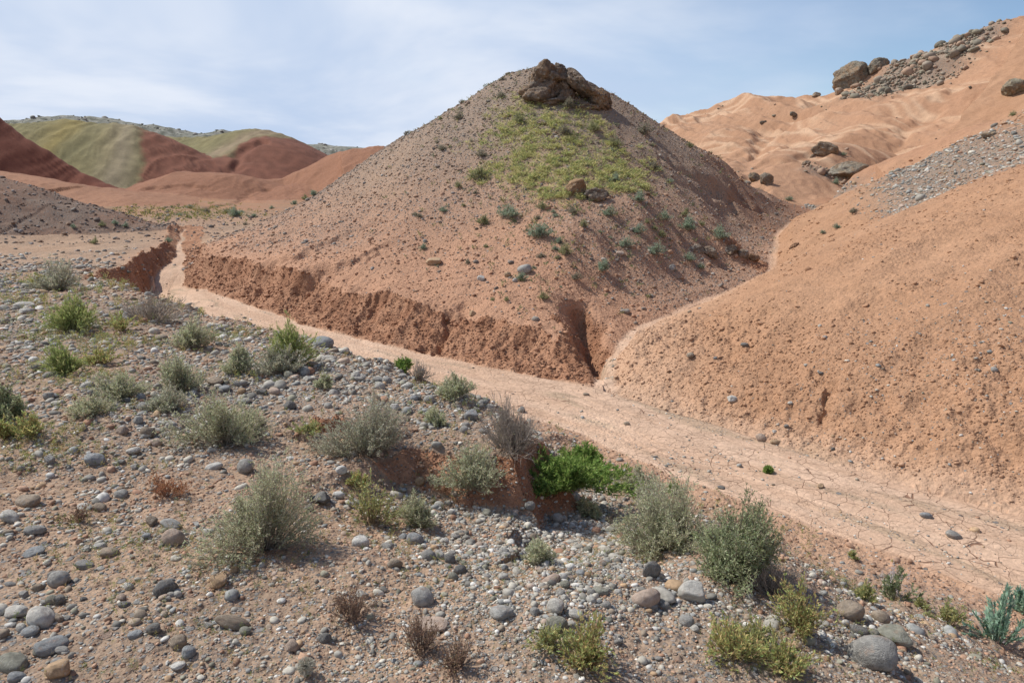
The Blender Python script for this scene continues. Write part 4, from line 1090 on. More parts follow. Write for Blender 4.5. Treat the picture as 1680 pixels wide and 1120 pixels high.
# ================================================================== BOULDERS AND OUTCROPS
def boulder(px, py, wpx, hpx, label, color=(.24, .215, .17), seed=1, planes=11, tilt=0.0, depth=.8, cat='boulder', name='boulder', sink=.18, n=5, pieces=None, rough=.095, group=None):
    p = hit(px, py + hpx * .42)
    for _k in range(40):
        if p[1] < 90: break
        p = hit(px, py + hpx * .42 + _k + 1)
    dep = p[1] * math.cos(PITCH) + (ZC - p[2]) * math.sin(PITCH); m = dep / FPX
    V = []; T = []; off = 0
    for (ox, oz, w_, h_, tl, sd) in (pieces or [(0, 0, wpx, hpx, tilt, seed)]):
        v, f = rock_shape(sd, n if w_ * 0 == 0 else n, planes, .58, rough, 1.0)
        v = v * np.array([w_ * .5 * m, w_ * .5 * m * depth, h_ * .5 * m])
        c, s_ = math.cos(tl), math.sin(tl)
        v = np.stack([v[:, 0] * c - v[:, 2] * s_, v[:, 1], v[:, 0] * s_ + v[:, 2] * c], -1)
        v = v + np.array([ox * m, 0, oz * m + h_ * .5 * m * (1 - 2 * sink)])
        V.append(v); T.append(f + off); off += len(v)
    me = mesh_np(name, np.concatenate(V), tris=np.concatenate(T), mats=[M_BLD])
    yb = p[1] + wpx * .25 * m * depth
    o = link(name, me, None, (float(p[0] * yb / p[1]), float(yb), float(p[2]))); o.color = (*color, 1)
    tag(o, label, cat, group); return o
GR = (.235, .215, .17)
boulder(1396, 122, 62, 52, 'biggest squat brown-grey boulder perched on the skyline at right', GR, 21, 9, .18, .85)
boulder(1438, 106, 40, 28, 'tilted pointed boulder behind the biggest skyline boulder', GR, 22, 8, .5, .6)
boulder(1376, 149, 15, 16, 'small upright boulder under the left edge of the biggest skyline boulder', (.40, .31, .24), 23, 9, 1.0, .8, n=4)
boulder(1339, 155, 15, 11, 'small lone boulder on the skyline farthest left of the boulders', (.30, .25, .20), 24, 8, .2, .8, n=4)
boulder(1355, 243, 50, 26, 'brown wedge-shaped boulder on the mound, upper of the pair', (.25, .19, .135), 25, 8, -.12, .7)
boulder(1386, 279, 72, 34, 'long overhanging boulder at the mound edge, lower of the pair', (.27, .24, .19), 36, 8, .14, .7)
boulder(1256, 293, 25, 25, 'right-hand block of two boulders in the dip behind the hill', (.25, .21, .165), 27, 10, .3, .8, n=4)
boulder(1238, 290, 24, 18, 'left-hand block of two boulders in the dip behind the hill', (.20, .165, .125), 28, 10, -.4, .8, n=4)
boulder(1664, 142, 42, 38, 'rugged olive boulder cut by the right edge of the view', (.25, .225, .165), 29, 10, .1, .9)
boulder(1622, 220, 28, 13, 'tan embedded rock in the grey gravel near the right edge', (.36, .27, .18), 30, 9, .1, .8, n=4)
boulder(1307, 187, 22, 10, 'dark broken ledge of rock on the long pink hill', (.17, .15, .12), 31, 8, -.3, .6, 'rock', 'rock', n=4, pieces=[(-6, 1, 14, 8, -.4, 31), (5, -5, 10, 6, -.6, 32)])
boulder(1252, 200, 12, 7, 'small dark rock left of the broken ledge on the pink hill', (.17, .15, .12), 33, 8, .2, .6, 'rock', 'rock', n=3)
boulder(1322, 267, 17, 9, 'flat brown rock slab left of the upper mound boulder', (.28, .22, .165), 34, 7, .35, .6, 'rock', 'rock', n=4)
boulder(1332, 256, 12, 5, 'narrow dark rock above the flat brown slab', (.20, .155, .12), 35, 7, .6, .6, 'rock', 'rock', n=3)
boulder(1303, 402, 18, 9, 'reddish rock lying at the top of the narrow side channel', (.27, .15, .095), 37, 8, .6, .6, 'rock', 'rock', n=4)
boulder(1527, 94, 22, 10, 'squared dark rock amid the scree on the long hill', GR, 38, 8, .1, .7, 'rock', 'rock', n=4)
boulder(1584, 69, 16, 6, 'low dark rock in the highest scree', (.20, .175, .14), 39, 8, .1, .7, 'rock', 'rock', n=3)
boulder(1609, 52, 12, 8, 'leaning rock on the highest part of the skyline', (.19, .165, .13), 40, 7, .6, .6, 'rock', 'rock', n=3)
boulder(1478, 125, 16, 6, 'flat slab at the lower edge of the long hill scree', GR, 41, 7, 0, .7, 'rock', 'rock', n=3)
boulder(943, 307, 42, 30, 'orange-sided leaning boulder in the middle of the green hillside', (.36, .235, .14), 42, 8, .62, .65, rough=.08)
boulder(976, 318, 46, 26, 'dark rubble lump touching the orange-sided leaning boulder', (.165, .14, .12), 43, 11, -.25, .6, 'rock', 'rock', rough=.16)
boulder(1152, 408, 54, 26, 'pale knobbly outcrop at the foot of the hill left of the side channel', (.25, .21, .175), 44, 12, -.15, .7, 'rock outcrop', 'rock_outcrop', rough=.15, pieces=[(-14, 0, 36, 22, .1, 44), (12, -2, 34, 20, -.2, 45)])
boulder(1206, 412, 46, 24, 'dark knobbly outcrop at the foot of the hill above the side channel', (.20, .165, .135), 46, 12, -.2, .7, 'rock outcrop', 'rock_outcrop', rough=.15, pieces=[(-10, 2, 34, 22, 0, 47), (14, -3, 26, 18, -.5, 48)])
boulder(1236, 422, 22, 16, 'brown block at the right end of the dark outcrop', (.27, .165, .105), 49, 8, -.4, .7, 'rock', 'rock', n=4)
boulder(858, 200, 0.1, 0.1, 'x') if False else None
boulder(891, 201, 26, 10, 'low broken rock high in the green patch of the hill', (.25, .20, .165), 50, 10, -.3, .7, 'rock', 'rock', rough=.14, n=4)
boulder(821, 187, 9, 7, 'pale stone at the top left of the green patch', (.40, .36, .31), 51, 8, 0, .8, 'rock', 'rock', n=3)

def summit():
    Y0 = 24.6
    V = []; T = []; off = 0
    m = 24.2 / FPX
    base_p = hit(925, 172)
    Y0 = base_p[1] + .55
    def at(px, py, dy=0.0):
        d = pix_dir(px, py); t = (Y0 + dy) / d[1]; return np.array([d[0] * t, Y0 + dy, ZC + d[2] * t])
    parts = [(888, 128, 24, 24, 22, .04, .0, 71), (905, 124, 20, 18, 20, -.15, -.05, 72), (885, 152, 33, 20, 24, .0, -.15, 61), (902, 168, 36, 11, 20, .05, -.25, 62), (914, 133, 19, 22, 20, -.3, .05, 63),
             (944, 138, 31, 12, 26, -.62, -.05, 64), (972, 160, 24, 17, 22, -.66, .0, 65), (950, 152, 25, 20, 16, -.4, .45, 66), (921, 163, 13, 16, 15, .2, -.15, 67),
             (982, 171, 18, 10, 20, -.6, -.05, 69), (936, 175, 22, 7, 14, -.1, -.35, 68), (958, 173, 18, 7, 12, -.3, -.3, 70)]
    for px, py, hw, hh, hd, tl, dy, sd in parts:
        v, f = rock_shape(sd, 5, 15, .60, .15, 1.0)
        v = v * np.array([hw * 1.14, hd * 1.1, hh * 1.06]) * m
        c, s_ = math.cos(tl), math.sin(tl)
        v = np.stack([v[:, 0] * c - v[:, 2] * s_, v[:, 1], v[:, 0] * s_ + v[:, 2] * c], -1) + at(px + 8, py + 2, dy)
        V.append(v); T.append(f + off); off += len(v)
    V = np.concatenate(V) - base_p
    me = mesh_np('rock_outcrop', V, tris=np.concatenate(T), mats=[M_BLD])
    o = link('rock_outcrop', me, None, tuple(float(q) for q in base_p)); o.color = (.165, .13, .105, 1)
    tag(o, 'craggy dark rock outcrop with a hollow crowning the summit of the central hill', 'rock outcrop')
summit()

# ================================================================== PLANTS
def leaf_material(name, rough=.75, trans=.4):
    m, t, b = newmat(name, rough); nb = NB(t)
    c = nb.n('ShaderNodeAttribute', attribute_name='Col').outputs['Color']
    nb.l(c, b.inputs['Base Color'])
    if trans > 0:
        tr = nb.n('ShaderNodeBsdfTranslucent'); nb.l(c, tr.inputs['Color'])
        mx = nb.n('ShaderNodeMixShader'); mx.inputs[0].default_value = trans
        out = [n for n in t.nodes if n.bl_idname == 'ShaderNodeOutputMaterial'][0]
        nb.l(b.outputs[0], mx.inputs[1]); nb.l(tr.outputs[0], mx.inputs[2]); nb.l(mx.outputs[0], out.inputs['Surface'])
    return m
M_LEAF = leaf_material('leaf'); M_STEM = leaf_material('twig', .9, 0)

def tubes(P, rad, sides=3):
    """P: (n, k, 3) centre lines, rad: (n, k)"""
    n, k, _ = P.shape
    T_ = np.empty_like(P); T_[:, 1:-1] = P[:, 2:] - P[:, :-2]; T_[:, 0] = P[:, 1] - P[:, 0]; T_[:, -1] = P[:, -1] - P[:, -2]
    T_ /= np.maximum(np.linalg.norm(T_, axis=-1, keepdims=True), 1e-9)
    ref = np.where(np.abs(T_[..., 2:3]) > .9, np.array([1., 0, 0]), np.array([0, 0, 1.]))
    A = np.cross(T_, ref); A /= np.maximum(np.linalg.norm(A, axis=-1, keepdims=True), 1e-9); Bn = np.cross(T_, A)
    th = np.arange(sides) * 2 * np.pi / sides
    V = P[:, :, None] + rad[:, :, None, None] * (A[:, :, None] * np.cos(th)[:, None] + Bn[:, :, None] * np.sin(th)[:, None])
    ii = (np.arange(n)[:, None, None] * k + np.arange(k - 1)[None, :, None]) * sides + np.arange(sides)[None, None]
    jj = (np.arange(n)[:, None, None] * k + np.arange(k - 1)[None, :, None]) * sides + (np.arange(sides)[None, None] + 1) % sides
    Qd = np.stack([ii, jj, jj + sides, ii + sides], -1).reshape(-1, 4)
    return V.reshape(-1, 3), Qd
def leaves(p, d, L, W, rng):
    """diamond leaves at p along d"""
    r = rng.normal(size=p.shape); s = np.cross(d, r); s /= np.maximum(np.linalg.norm(s, axis=-1, keepdims=True), 1e-9)
    L = L[:, None]; W = W[:, None]
    V = np.stack([p, p + d * L * .45 + s * W * .5, p + d * L, p + d * L * .45 - s * W * .5], 1)
    return V.reshape(-1, 3), np.arange(len(p) * 4).reshape(-1, 4)
def bez(a, b, c, t):
    t = t[..., None]; return a * (1 - t) ** 2 + 2 * b * t * (1 - t) + c * t * t
def grow(seed, H, W, nst=120, twg=3, nleaf=5000, ll=.03, lw=.008, green=(.22, .25, .16), wood=(.24, .20, .16), upright=.5, sr=.0016, tw_len=.30, tip=(.35, 1.0), leafdir=.55, var=.18, fill=.5, base_w=.10):
    """returns (stem verts, quads, colours), (leaf verts, quads, colours) for one plant standing on its origin"""
    g = np.random.default_rng(seed)
    ph = g.uniform(0, 2 * np.pi, nst); rr_ = g.random(nst) ** fill
    lump = 1 + .26 * np.sin(ph * 2 + seed) + .20 * np.sin(ph * 3 + seed * 2.3)
    rr_ = rr_ * np.where(np.sin(ph * 3 + seed * 5.1) > .45, .6, 1.0)
    hlump = 1 + .30 * np.sin(ph + seed * 1.7) + .16 * np.sin(ph * 5 + seed)
    rad = .5 * W * rr_ * lump
    zt = H * np.sqrt(np.clip(1 - (rr_ * .93) ** 2, .04, 1)) * g.uniform(.45, 1.08, nst) * hlump
    end = np.stack([rad * np.cos(ph), rad * np.sin(ph), zt], -1)
    b0 = np.stack([np.cos(ph) * rad * base_w * 2, np.sin(ph) * rad * base_w * 2, np.full(nst, -.03 * H)], -1) + g.normal(0, W * .02, (nst, 3)) * [1, 1, 0]
    mid = b0 + (end - b0) * [[.62 - .25 * upright, .62 - .25 * upright, .38 + .22 * upright]] + g.normal(0, .05 * H, (nst, 3))
    K = 6; t = np.linspace(0, 1, K)[None].repeat(nst, 0)
    S = bez(b0[:, None], mid[:, None], end[:, None], t) + g.normal(0, .006 * H, (nst, K, 3)) * (t[..., None] > 0)
    lines = [(S, sr * (1.15 - .75 * t))]
    if twg:
        m = nst * twg; k = np.repeat(np.arange(nst), twg); t0 = g.uniform(.25, .95, m)
        o = bez(b0[k], mid[k], end[k], t0); o2 = bez(b0[k], mid[k], end[k], np.minimum(t0 + .05, 1.02)); dr = o2 - o
        dr /= np.maximum(np.linalg.norm(dr, axis=-1, keepdims=True), 1e-9)
        dr = dr + g.normal(0, .5, (m, 3)); dr[:, 2] += .25; dr /= np.linalg.norm(dr, axis=-1, keepdims=True)
        L = tw_len * H * g.uniform(.4, 1.1, m); t2 = np.linspace(0, 1, 4)
        bend = g.normal(0, .18, (m, 3)) + np.array([0, 0, .12])
        TW = o[:, None] + (dr * L[:, None])[:, None] * t2[None, :, None] + (bend * L[:, None])[:, None] * (t2 ** 2)[None, :, None]
        lines.append((TW, (sr * .62 * (1.1 - .7 * t2))[None].repeat(m, 0)))
    SV = []; SQ = []; off = 0
    for P_, R_ in lines:
        v, q = tubes(P_, R_); SV.append(v); SQ.append(q + off); off += len(v)
    SV = np.concatenate(SV); SQ = np.concatenate(SQ)
    SC_ = (np.array(wood) * g.uniform(.8, 1.25, (len(SV) // 3 + 1, 1))).repeat(3, 0)[:len(SV)]
    LV = LQ = LC = None
    if nleaf:
        if twg:
            n1_ = int(nleaf * .72); k = g.integers(0, len(TW), n1_); tt = g.uniform(.05, 1.02, n1_)
            fi = tt * 3; i0 = np.clip(fi.astype(int), 0, 2); f = (fi - i0)[:, None]
            p1 = TW[k, i0] * (1 - f) + TW[k, i0 + 1] * f; d1 = TW[k, i0 + 1] - TW[k, i0]
        else: n1_ = 0; p1 = np.zeros((0, 3)); d1 = np.zeros((0, 3))
        n2_ = nleaf - n1_; k = g.integers(0, nst, n2_); tt = g.uniform(tip[0], tip[1], n2_)
        p2 = bez(b0[k], mid[k], end[k], tt); d2 = bez(b0[k], mid[k], end[k], tt + .02) - p2
        p = np.concatenate([p1, p2]); d = np.concatenate([d1, d2]); d /= np.maximum(np.linalg.norm(d, axis=-1, keepdims=True), 1e-9)
        d = d * leafdir + g.normal(0, .42, d.shape); d /= np.linalg.norm(d, axis=-1, keepdims=True)
        LV, LQ = leaves(p, d, ll * g.uniform(.6, 1.3, len(p)), lw * g.uniform(.7, 1.3, len(p)), g)
        gr = np.array(green); gr = gr if gr.ndim == 2 else gr[None]
        cw = gr[g.integers(0, len(gr), len(p))] * g.uniform(1 - var, 1 + var, (len(p), 1)) * np.array([1, 1, 1])[None]
        cw = cw * (1 + g.normal(0, .05, (len(p), 3)))
        LC = np.clip(np.repeat(cw * [1.24, 1.22, 1.12], 4, 0), 0, .8)
    return (SV, SQ, SC_), (LV, LQ, LC)

TYPES = {
 'sage': dict(nst=230, twg=4, nleaf=10500, ll=.016, lw=.0046, green=[(.42, .43, .31), (.34, .37, .24), (.50, .50, .38)], wood=(.38, .33, .26), upright=.35, sr=.0017, tw_len=.26),
 'grey': dict(nst=250, twg=4, nleaf=8500, ll=.015, lw=.0042, green=[(.38, .385, .31), (.32, .335, .26), (.46, .455, .37)], wood=(.36, .31, .25), upright=.3, sr=.0016, tw_len=.24),
 'bigsage': dict(nst=330, twg=5, nleaf=21000, ll=.018, lw=.0055, green=[(.29, .33, .20), (.22, .26, .145), (.37, .395, .27)], wood=(.22, .18, .14), upright=.4, sr=.002, tw_len=.22),
 'green': dict(nst=200, twg=5, nleaf=13000, ll=.026, lw=.0075, green=[(.19, .29, .08), (.13, .215, .055), (.27, .35, .12)], wood=(.16, .20, .07), upright=.5, sr=.0017, tw_len=.24, leafdir=.7),
 'tuft': dict(nst=340, twg=2, nleaf=6500, ll=.026, lw=.0042, green=[(.33, .38, .15), (.26, .32, .13), (.41, .43, .21)], wood=(.25, .26, .12), upright=.85, sr=.0013, tw_len=.2, leafdir=1.6),
 'dryb': dict(nst=170, twg=5, nleaf=500, ll=.013, lw=.004, green=[(.27, .23, .17)], wood=(.36, .31, .265), upright=.15, sr=.0021, tw_len=.34),
 'dryp': dict(nst=110, twg=5, nleaf=1600, ll=.010, lw=.005, green=[(.25, .165, .125), (.30, .22, .16)], wood=(.22, .155, .125), upright=.5, sr=.0013, tw_len=.26),
 'red': dict(nst=90, twg=6, nleaf=2600, ll=.010, lw=.005, green=[(.33, .155, .09), (.40, .22, .13)], wood=(.30, .165, .11), upright=.4, sr=.0011, tw_len=.3),
 'weed': dict(nst=70, twg=4, nleaf=2200, ll=.017, lw=.0060, green=[(.34, .36, .19), (.27, .31, .15), (.42, .39, .18)], wood=(.25, .19, .12), upright=.8, sr=.0013, tw_len=.2, leafdir=1.0),
 'yellow': dict(nst=130, twg=3, nleaf=2900, ll=.018, lw=.0060, green=[(.38, .42, .18), (.28, .35, .15), (.46, .42, .19), (.40, .30, .16)], wood=(.28, .21, .11), upright=.8, sr=.0012, tw_len=.2, leafdir=1.2),
 'teal': dict(nst=24, twg=0, nleaf=1700, ll=.030, lw=.0095, green=[(.27, .40, .33), (.21, .33, .27), (.33, .45, .38)], wood=(.20, .27, .20), upright=.55, sr=.0032, tip=(.12, 1.02), leafdir=1.3, fill=.7),
 'white': dict(nst=22, twg=2, nleaf=1400, ll=.022, lw=.0065, green=[(.20, .25, .15), (.27, .31, .20)], wood=(.26, .27, .19), upright=.75, sr=.0022, tip=(.15, 1.0), leafdir=1.2, tw_len=.2),
}
def plant(px, py, wpx, hpx, kind, label, name='shrub', cat='shrub', seed=None, wf=1.0, extra=None, dens=1.0):
    p = hit(px, py)
    dep = p[1] * math.cos(PITCH) + (ZC - p[2]) * math.sin(PITCH); m = dep / FPX
    W, H = wpx * m * 1.16, hpx * m / 1.06
    k = dict(TYPES[kind]); sd = seed if seed is not None else int(px * 3 + py)
    area = max(.35, min(1.6, (wpx * hpx) / 9000.0)); 
    k['nst'] = max(8, int(k['nst'] * (.45 + .55 * area) * dens)) if kind not in ('teal', 'white') else k['nst']
    k['nleaf'] = int(k['nleaf'] * (.3 + .7 * area) * dens) if kind not in ('teal', 'white') else k['nleaf']
    z_ = max(1.0, dep / 3.6) ** .8; k['ll'] *= z_; k['lw'] *= z_; k['sr'] *= z_ ** .8
    st, lv = grow(sd, H, W, **k)
    r = bpy.data.objects.new(name, None); sc.collection.objects.link(r)
    yb = p[1] + W * .22; xb = p[0] * yb / p[1]
    zb = float(zat(np.array([xb]), np.array([yb]))[0])
    r.location = (float(xb), float(yb), zb); r.empty_display_size = .1
    # let the foliage follow the slope it grows on
    tag(r, label, cat)
    link('stems', mesh_np('stems', st[0], quads=st[1], mats=[M_STEM], col={'Col': st[2]}), r)
    if lv[0] is not None:
        link('foliage', mesh_np('foliage', lv[0], quads=lv[1], mats=[M_LEAF], col={'Col': lv[2]}, smooth=False), r)
    if extra: extra(r, H, W, sd)
    return r
def white_flowers(r, H, W, sd):
    g = np.random.default_rng(sd); n = 16
    ph = g.uniform(0, 6.28, n); rr_ = g.random(n) ** .7
    c = np.stack([np.cos(ph) * rr_ * W * .45, np.sin(ph) * rr_ * W * .45, H * np.sqrt(1 - (rr_ * .85) ** 2) * g.uniform(.8, 1, n)], -1)
    k = np.repeat(np.arange(n), 26); p = c[k] + g.normal(0, 1, (len(k), 3)) * [.005, .005, .022]
    d = g.normal(0, 1, p.shape); d /= np.linalg.norm(d, axis=-1, keepdims=True)
    v, q = leaves(p, d, np.full(len(p), .009), np.full(len(p), .007), g)
    link('flowers', mesh_np('flowers', v, quads=q, mats=[M_LEAF], col={'Col': np.tile([[.55, .50, .50]], (len(v), 1))}, smooth=False), r)

PL = [
 (92, 478, 74, 48, 'grey', 'dark grey-green domed shrub at the upper left beside the cut bank', 'shrub', {}),
 (122, 548, 84, 58, 'tuft', 'bright yellow-green feathery tuft at the upper left', 'shrub', {}),
 (245, 530, 120, 44, 'dryb', 'low wide greyish twiggy shrub on the bench rim above the wash head', 'shrub', dict(dens=1.2)),
 (320, 575, 56, 48, 'sage', 'small grey-green shrub between the twiggy rim shrub and the tall green tuft', 'shrub', {}),
 (478, 602, 76, 66, 'tuft', 'tall bright green shrub on the rim left of the big dark stone', 'shrub', {}),
 (458, 618, 74, 42, 'grey', 'low grey shrub tucked in front of the tall bright green one', 'shrub', {}),
 (107, 617, 58, 46, 'tuft', 'soft green upright tuft at mid left', 'shrub', {}),
 (297, 645, 64, 60, 'sage', 'upright grey-green shrub left of the cobble cluster', 'shrub', {}),
 (275, 676, 60, 38, 'grey', 'smaller grey shrub in front of the upright grey-green one', 'shrub', {}),
 (195, 660, 76, 42, 'sage', 'low sprawling pale shrub left of the upright grey-green one', 'shrub', dict(dens=.7)),
 (150, 686, 74, 38, 'sage', 'lowest sprawling pale shrub in the stony patch at left', 'shrub', dict(dens=.6)),
 (394, 614, 40, 38, 'sage', 'small shrub just above the cobble cluster', 'shrub', {}),
 (12, 695, 56, 62, 'bigsage', 'dark green shrub cut by the left edge of the view', 'shrub', dict(dens=.5)),
 (50, 720, 50, 42, 'yellow', 'yellow and red tinged low bush beside the dark green edge shrub', 'bush', {}),
 (10, 722, 34, 34, 'yellow', 'second yellow bush partly cut by the left edge', 'bush', {}),
 (372, 738, 138, 82, 'sage', 'wide pale sagebrush left of the small red hollow', 'sagebrush', {}),
 (605, 755, 142, 88, 'grey', 'round grey shrub just left of the red scarp', 'shrub', dict(dens=1.2)),
 (775, 824, 92, 66, 'sage', 'pale feathery shrub below the red scarp', 'shrub', {}),
 (838, 745, 104, 84, 'dryb', 'tangle of dead grey twigs at the end of the red scarp', 'dead_shrub', dict(dens=1.5)),
 (922, 836, 184, 56, 'green', 'large vivid green leafy bush at the mouth of the small gully', 'bush', {}),
 (952, 785, 96, 34, 'green', 'smaller vivid green bush behind the large one', 'bush', {}),
 (1045, 812, 64, 34, 'sage', 'small pale shrub right of the vivid green bush', 'shrub', {}),
 (965, 848, 46, 26, 'sage', 'low grey sprig at the right foot of the vivid green bush', 'shrub', {}),
 (1095, 910, 190, 98, 'sage', 'large grey-green bush in the lower middle', 'bush', dict(dens=1.5)),
 (1205, 958, 166, 112, 'bigsage', 'darker green bushy shrub joined to the right of the large grey-green bush', 'bush', {}),
 (1268, 985, 80, 60, 'dryb', 'dry brown fringe shrub at the shaded right foot of the dark bush', 'shrub', dict(dens=.7)),
 (432, 915, 180, 138, 'sage', 'largest sagebrush of the foreground standing on bare red soil', 'sagebrush', dict(dens=1.15)),
 (612, 868, 90, 80, 'weed', 'sparse stalky weed with a yellow top right of the largest sagebrush', 'weed', {}),
 (688, 866, 44, 52, 'sage', 'thin grey-green sprig right of the sparse stalky weed', 'shrub', {}),
 (885, 925, 56, 38, 'sage', 'small pale plant alone in the gravel field', 'shrub', dict(dens=.7)),
 (1465, 988, 62, 58, 'white', 'green plant with white flower spikes on the wash edge', 'flowering_plant', dict(extra=white_flowers)),
 (1635, 1058, 92, 98, 'teal', 'teal sprigged plant at the lower right corner', 'plant', {}),
 (1676, 1010, 36, 44, 'teal', 'second teal plant cut by the right edge', 'plant', {}),
 (1310, 1048, 92, 84, 'yellow', 'yellow-green bush right of the dark bush', 'bush', {}),
 (1205, 1096, 120, 62, 'yellow', 'low yellow-green herb clump at the bottom, between the two grey-green weeds', 'herb', {}),
 (1285, 1112, 100, 56, 'yellow', 'low green herb clump left of the largest round boulder', 'herb', {}),
 (1240, 1062, 60, 36, 'weed', 'thin herb above the low yellow-green clump', 'herb', {}),
 (960, 1108, 100, 78, 'yellow', 'yellow-tipped weed at the bottom edge below the gravel field', 'weed', {}),
 (905, 1075, 70, 50, 'weed', 'thin green weed left of the yellow-tipped one', 'weed', {}),
 (1420, 985, 30, 26, 'weed', 'sparse sprout left of the white flowered plant', 'herb', {}),
 (1555, 1025, 60, 44, 'weed', 'straggly yellow sprouts between the white flowered plant and the teal one', 'herb', {}),
 (690, 1078, 78, 62, 'dryp', 'dead brown tuft at the bottom below the broad beige stone', 'dead_tuft', {}),
 (748, 1105, 72, 54, 'dryp', 'second dead brown tuft right of the first at the bottom', 'dead_tuft', {}),
 (580, 1030, 88, 56, 'dryp', 'dead purplish tuft left of the broad beige stone', 'dead_tuft', {}),
 (275, 822, 84, 38, 'red', 'rust-red dry weed above the bare soil at left', 'dry_weed', {}),
 (130, 860, 60, 30, 'dryp', 'flattened brown twigs on the soil at left', 'dead_tuft', dict(dens=.7)),
 (661, 612, 22, 20, 'green', 'tiny bright green sprig on the rim against the pale wash', 'herb', dict(dens=.35)),
 (745, 655, 56, 36, 'sage', 'small grey shrub on the gravel rim', 'shrub', {}),
 (690, 628, 44, 24, 'dryb', 'low dry twigs on the rim behind the small grey shrub', 'dead_tuft', dict(dens=.6)),
 (715, 700, 44, 26, 'sage', 'small grey sprig on the mound above the red scarp', 'shrub', dict(dens=.6)),
 (535, 640, 24, 26, 'sage', 'small upright pale sprig above the red hollow', 'shrub', dict(dens=.4)),
 (505, 725, 50, 22, 'weed', 'green sprouts growing in the small red hollow', 'herb', dict(dens=.8)),
 (60, 470, 40, 16, 'yellow', 'yellowish growth left of the dark domed shrub', 'herb', dict(dens=.6)),
 (200, 545, 46, 30, 'yellow', 'yellowish weed between the feathery tuft and the twiggy shrub', 'herb', dict(dens=.6)),
 (165, 600, 54, 26, 'yellow', 'yellow and orange growth right of the soft green tuft', 'herb', dict(dens=.8)),
 (590, 805, 40, 22, 'yellow', 'small yellow sprig above the sparse stalky weed', 'herb', dict(dens=.6)),
 (1512, 1000, 24, 16, 'weed', 'tiny sprout right of the white flowered plant', 'herb', dict(dens=.4)),
 (1399, 918, 12, 14, 'weed', 'tiny plant alone on the smooth wash edge', 'herb', dict(dens=.3)),
 (1105, 812, 16, 14, 'green', 'little dark green sprig on the near edge of the wash', 'herb', dict(dens=.3)),
 (1260, 775, 6, 6, 'green', 'minute green seedling in the cracked wash', 'herb', dict(dens=.2)),
]
for px, py, wp, hp, kind, lab, nm, kw in PL:
    plant(px, py, wp, hp, kind, lab, nm, {'dead_shrub': 'dead shrub', 'dead_tuft': 'dead tuft', 'dry_weed': 'weed', 'flowering_plant': 'flowering plant'}.get(nm, nm), **kw)

# seed head of a dandelion-like flower
def puff(px, py, rpx, label):
    p = hit(px, py + rpx); dep = p[1] * math.cos(PITCH) + (ZC - p[2]) * math.sin(PITCH); r = rpx * dep / FPX
    root = bpy.data.objects.new('seed_head', None); sc.collection.objects.link(root); root.location = tuple(float(q) for q in p)
    tag(root, label, 'seed head')
    g = np.random.default_rng(5); n = 260; d = g.normal(size=(n, 3)); d /= np.linalg.norm(d, axis=1, keepdims=True)
    c = np.array([0, 0, r * 1.5]); P_ = np.stack([np.tile(c, (n, 1)), c + d * r * .6, c + d * r], 1)
    v, q = tubes(P_, np.full((n, 3), .0006)); lv, lq = leaves(np.repeat(c + d * r * .97, 4, 0), g.normal(size=(n * 4, 3)) * .5 + np.repeat(d, 4, 0) * .4, np.full(n * 4, r * .25), np.full(n * 4, r * .08), g)
    vv = np.concatenate([v, lv]); qq = np.concatenate([q, lq + len(v)])
    link('bristles', mesh_np('bristles', vv, quads=qq, mats=[M_LEAF], col={'Col': np.tile([[.5, .48, .40]], (len(vv), 1))}), root)
    v, q = tubes(np.array([[[0, 0, -.01], [.004, 0, r * .7], [0, 0, r * 1.5]]]), np.full((1, 3), .002))
    link('stem', mesh_np('stem', v, quads=q, mats=[M_STEM], col={'Col': np.tile([[.25, .27, .12]], (len(v), 1))}), root)
puff(385, 715, 11, 'fluffy cream seed head in front of the wide pale sagebrush')
puff(503, 1096, 13, 'fluffy cream seed head among leaves at the bottom edge')

# ------------------------------------------------------------------ little shrubs of the hill, the valley and the slopes
def small_proto(kind, seed, n=3):
    k = dict(TYPES[kind]); k['nst'] = 70; k['twg'] = 3; k['nleaf'] = 1500; k['ll'] = .13; k['lw'] = .045; k['sr'] = .010; k['tw_len'] = .3
    st, lv = grow(seed, 1.0, 1.35, **k)
    V = np.concatenate([st[0], lv[0]]); Qd = np.concatenate([st[1], lv[1] + len(st[0])]); Cc = np.concatenate([st[2], lv[2]])
    return mesh_np('shrub', V, quads=Qd, mats=[M_STEM, M_LEAF], col={'Col': Cc}, smooth=False, midx=np.concatenate([np.zeros(len(st[1])), np.ones(len(lv[1]))]))
TYPES['blue'] = dict(TYPES['sage'], green=[(.24, .32, .245), (.19, .26, .195), (.31, .38, .31)], upright=.6)
TYPES['olive'] = dict(TYPES['sage'], green=[(.26, .28, .15), (.20, .225, .12), (.33, .34, .19)], upright=.5)
TYPES['dusk'] = dict(TYPES['grey'], green=[(.24, .23, .185), (.18, .18, .14), (.30, .28, .225)])
PR = {k: [small_proto(k, 500 + i * 7 + len(k)) for i in range(3)] for k in ('blue', 'olive', 'dusk')}
def small(px, py, wpx, kind, label, group=None, asp=.62):
    p = hit(px, py)
    if p[1] > 400: return
    dep = p[1] * math.cos(PITCH) + (ZC - p[2]) * math.sin(PITCH); W = wpx * dep / FPX
    o = link('shrub', PR[kind][int(RNG.integers(0, 3))], None, (float(p[0]), float(p[1] + W * .2), 0)); o.location.z = float(zat(np.array([p[0]]), np.array([p[1] + W * .2]))[0]) - .02 * W
    o.scale = (W / 1.35, W / 1.35, W * asp); o.rotation_euler = (0, 0, RNG.uniform(0, 6.28))
    tag(o, label, 'shrub', group)
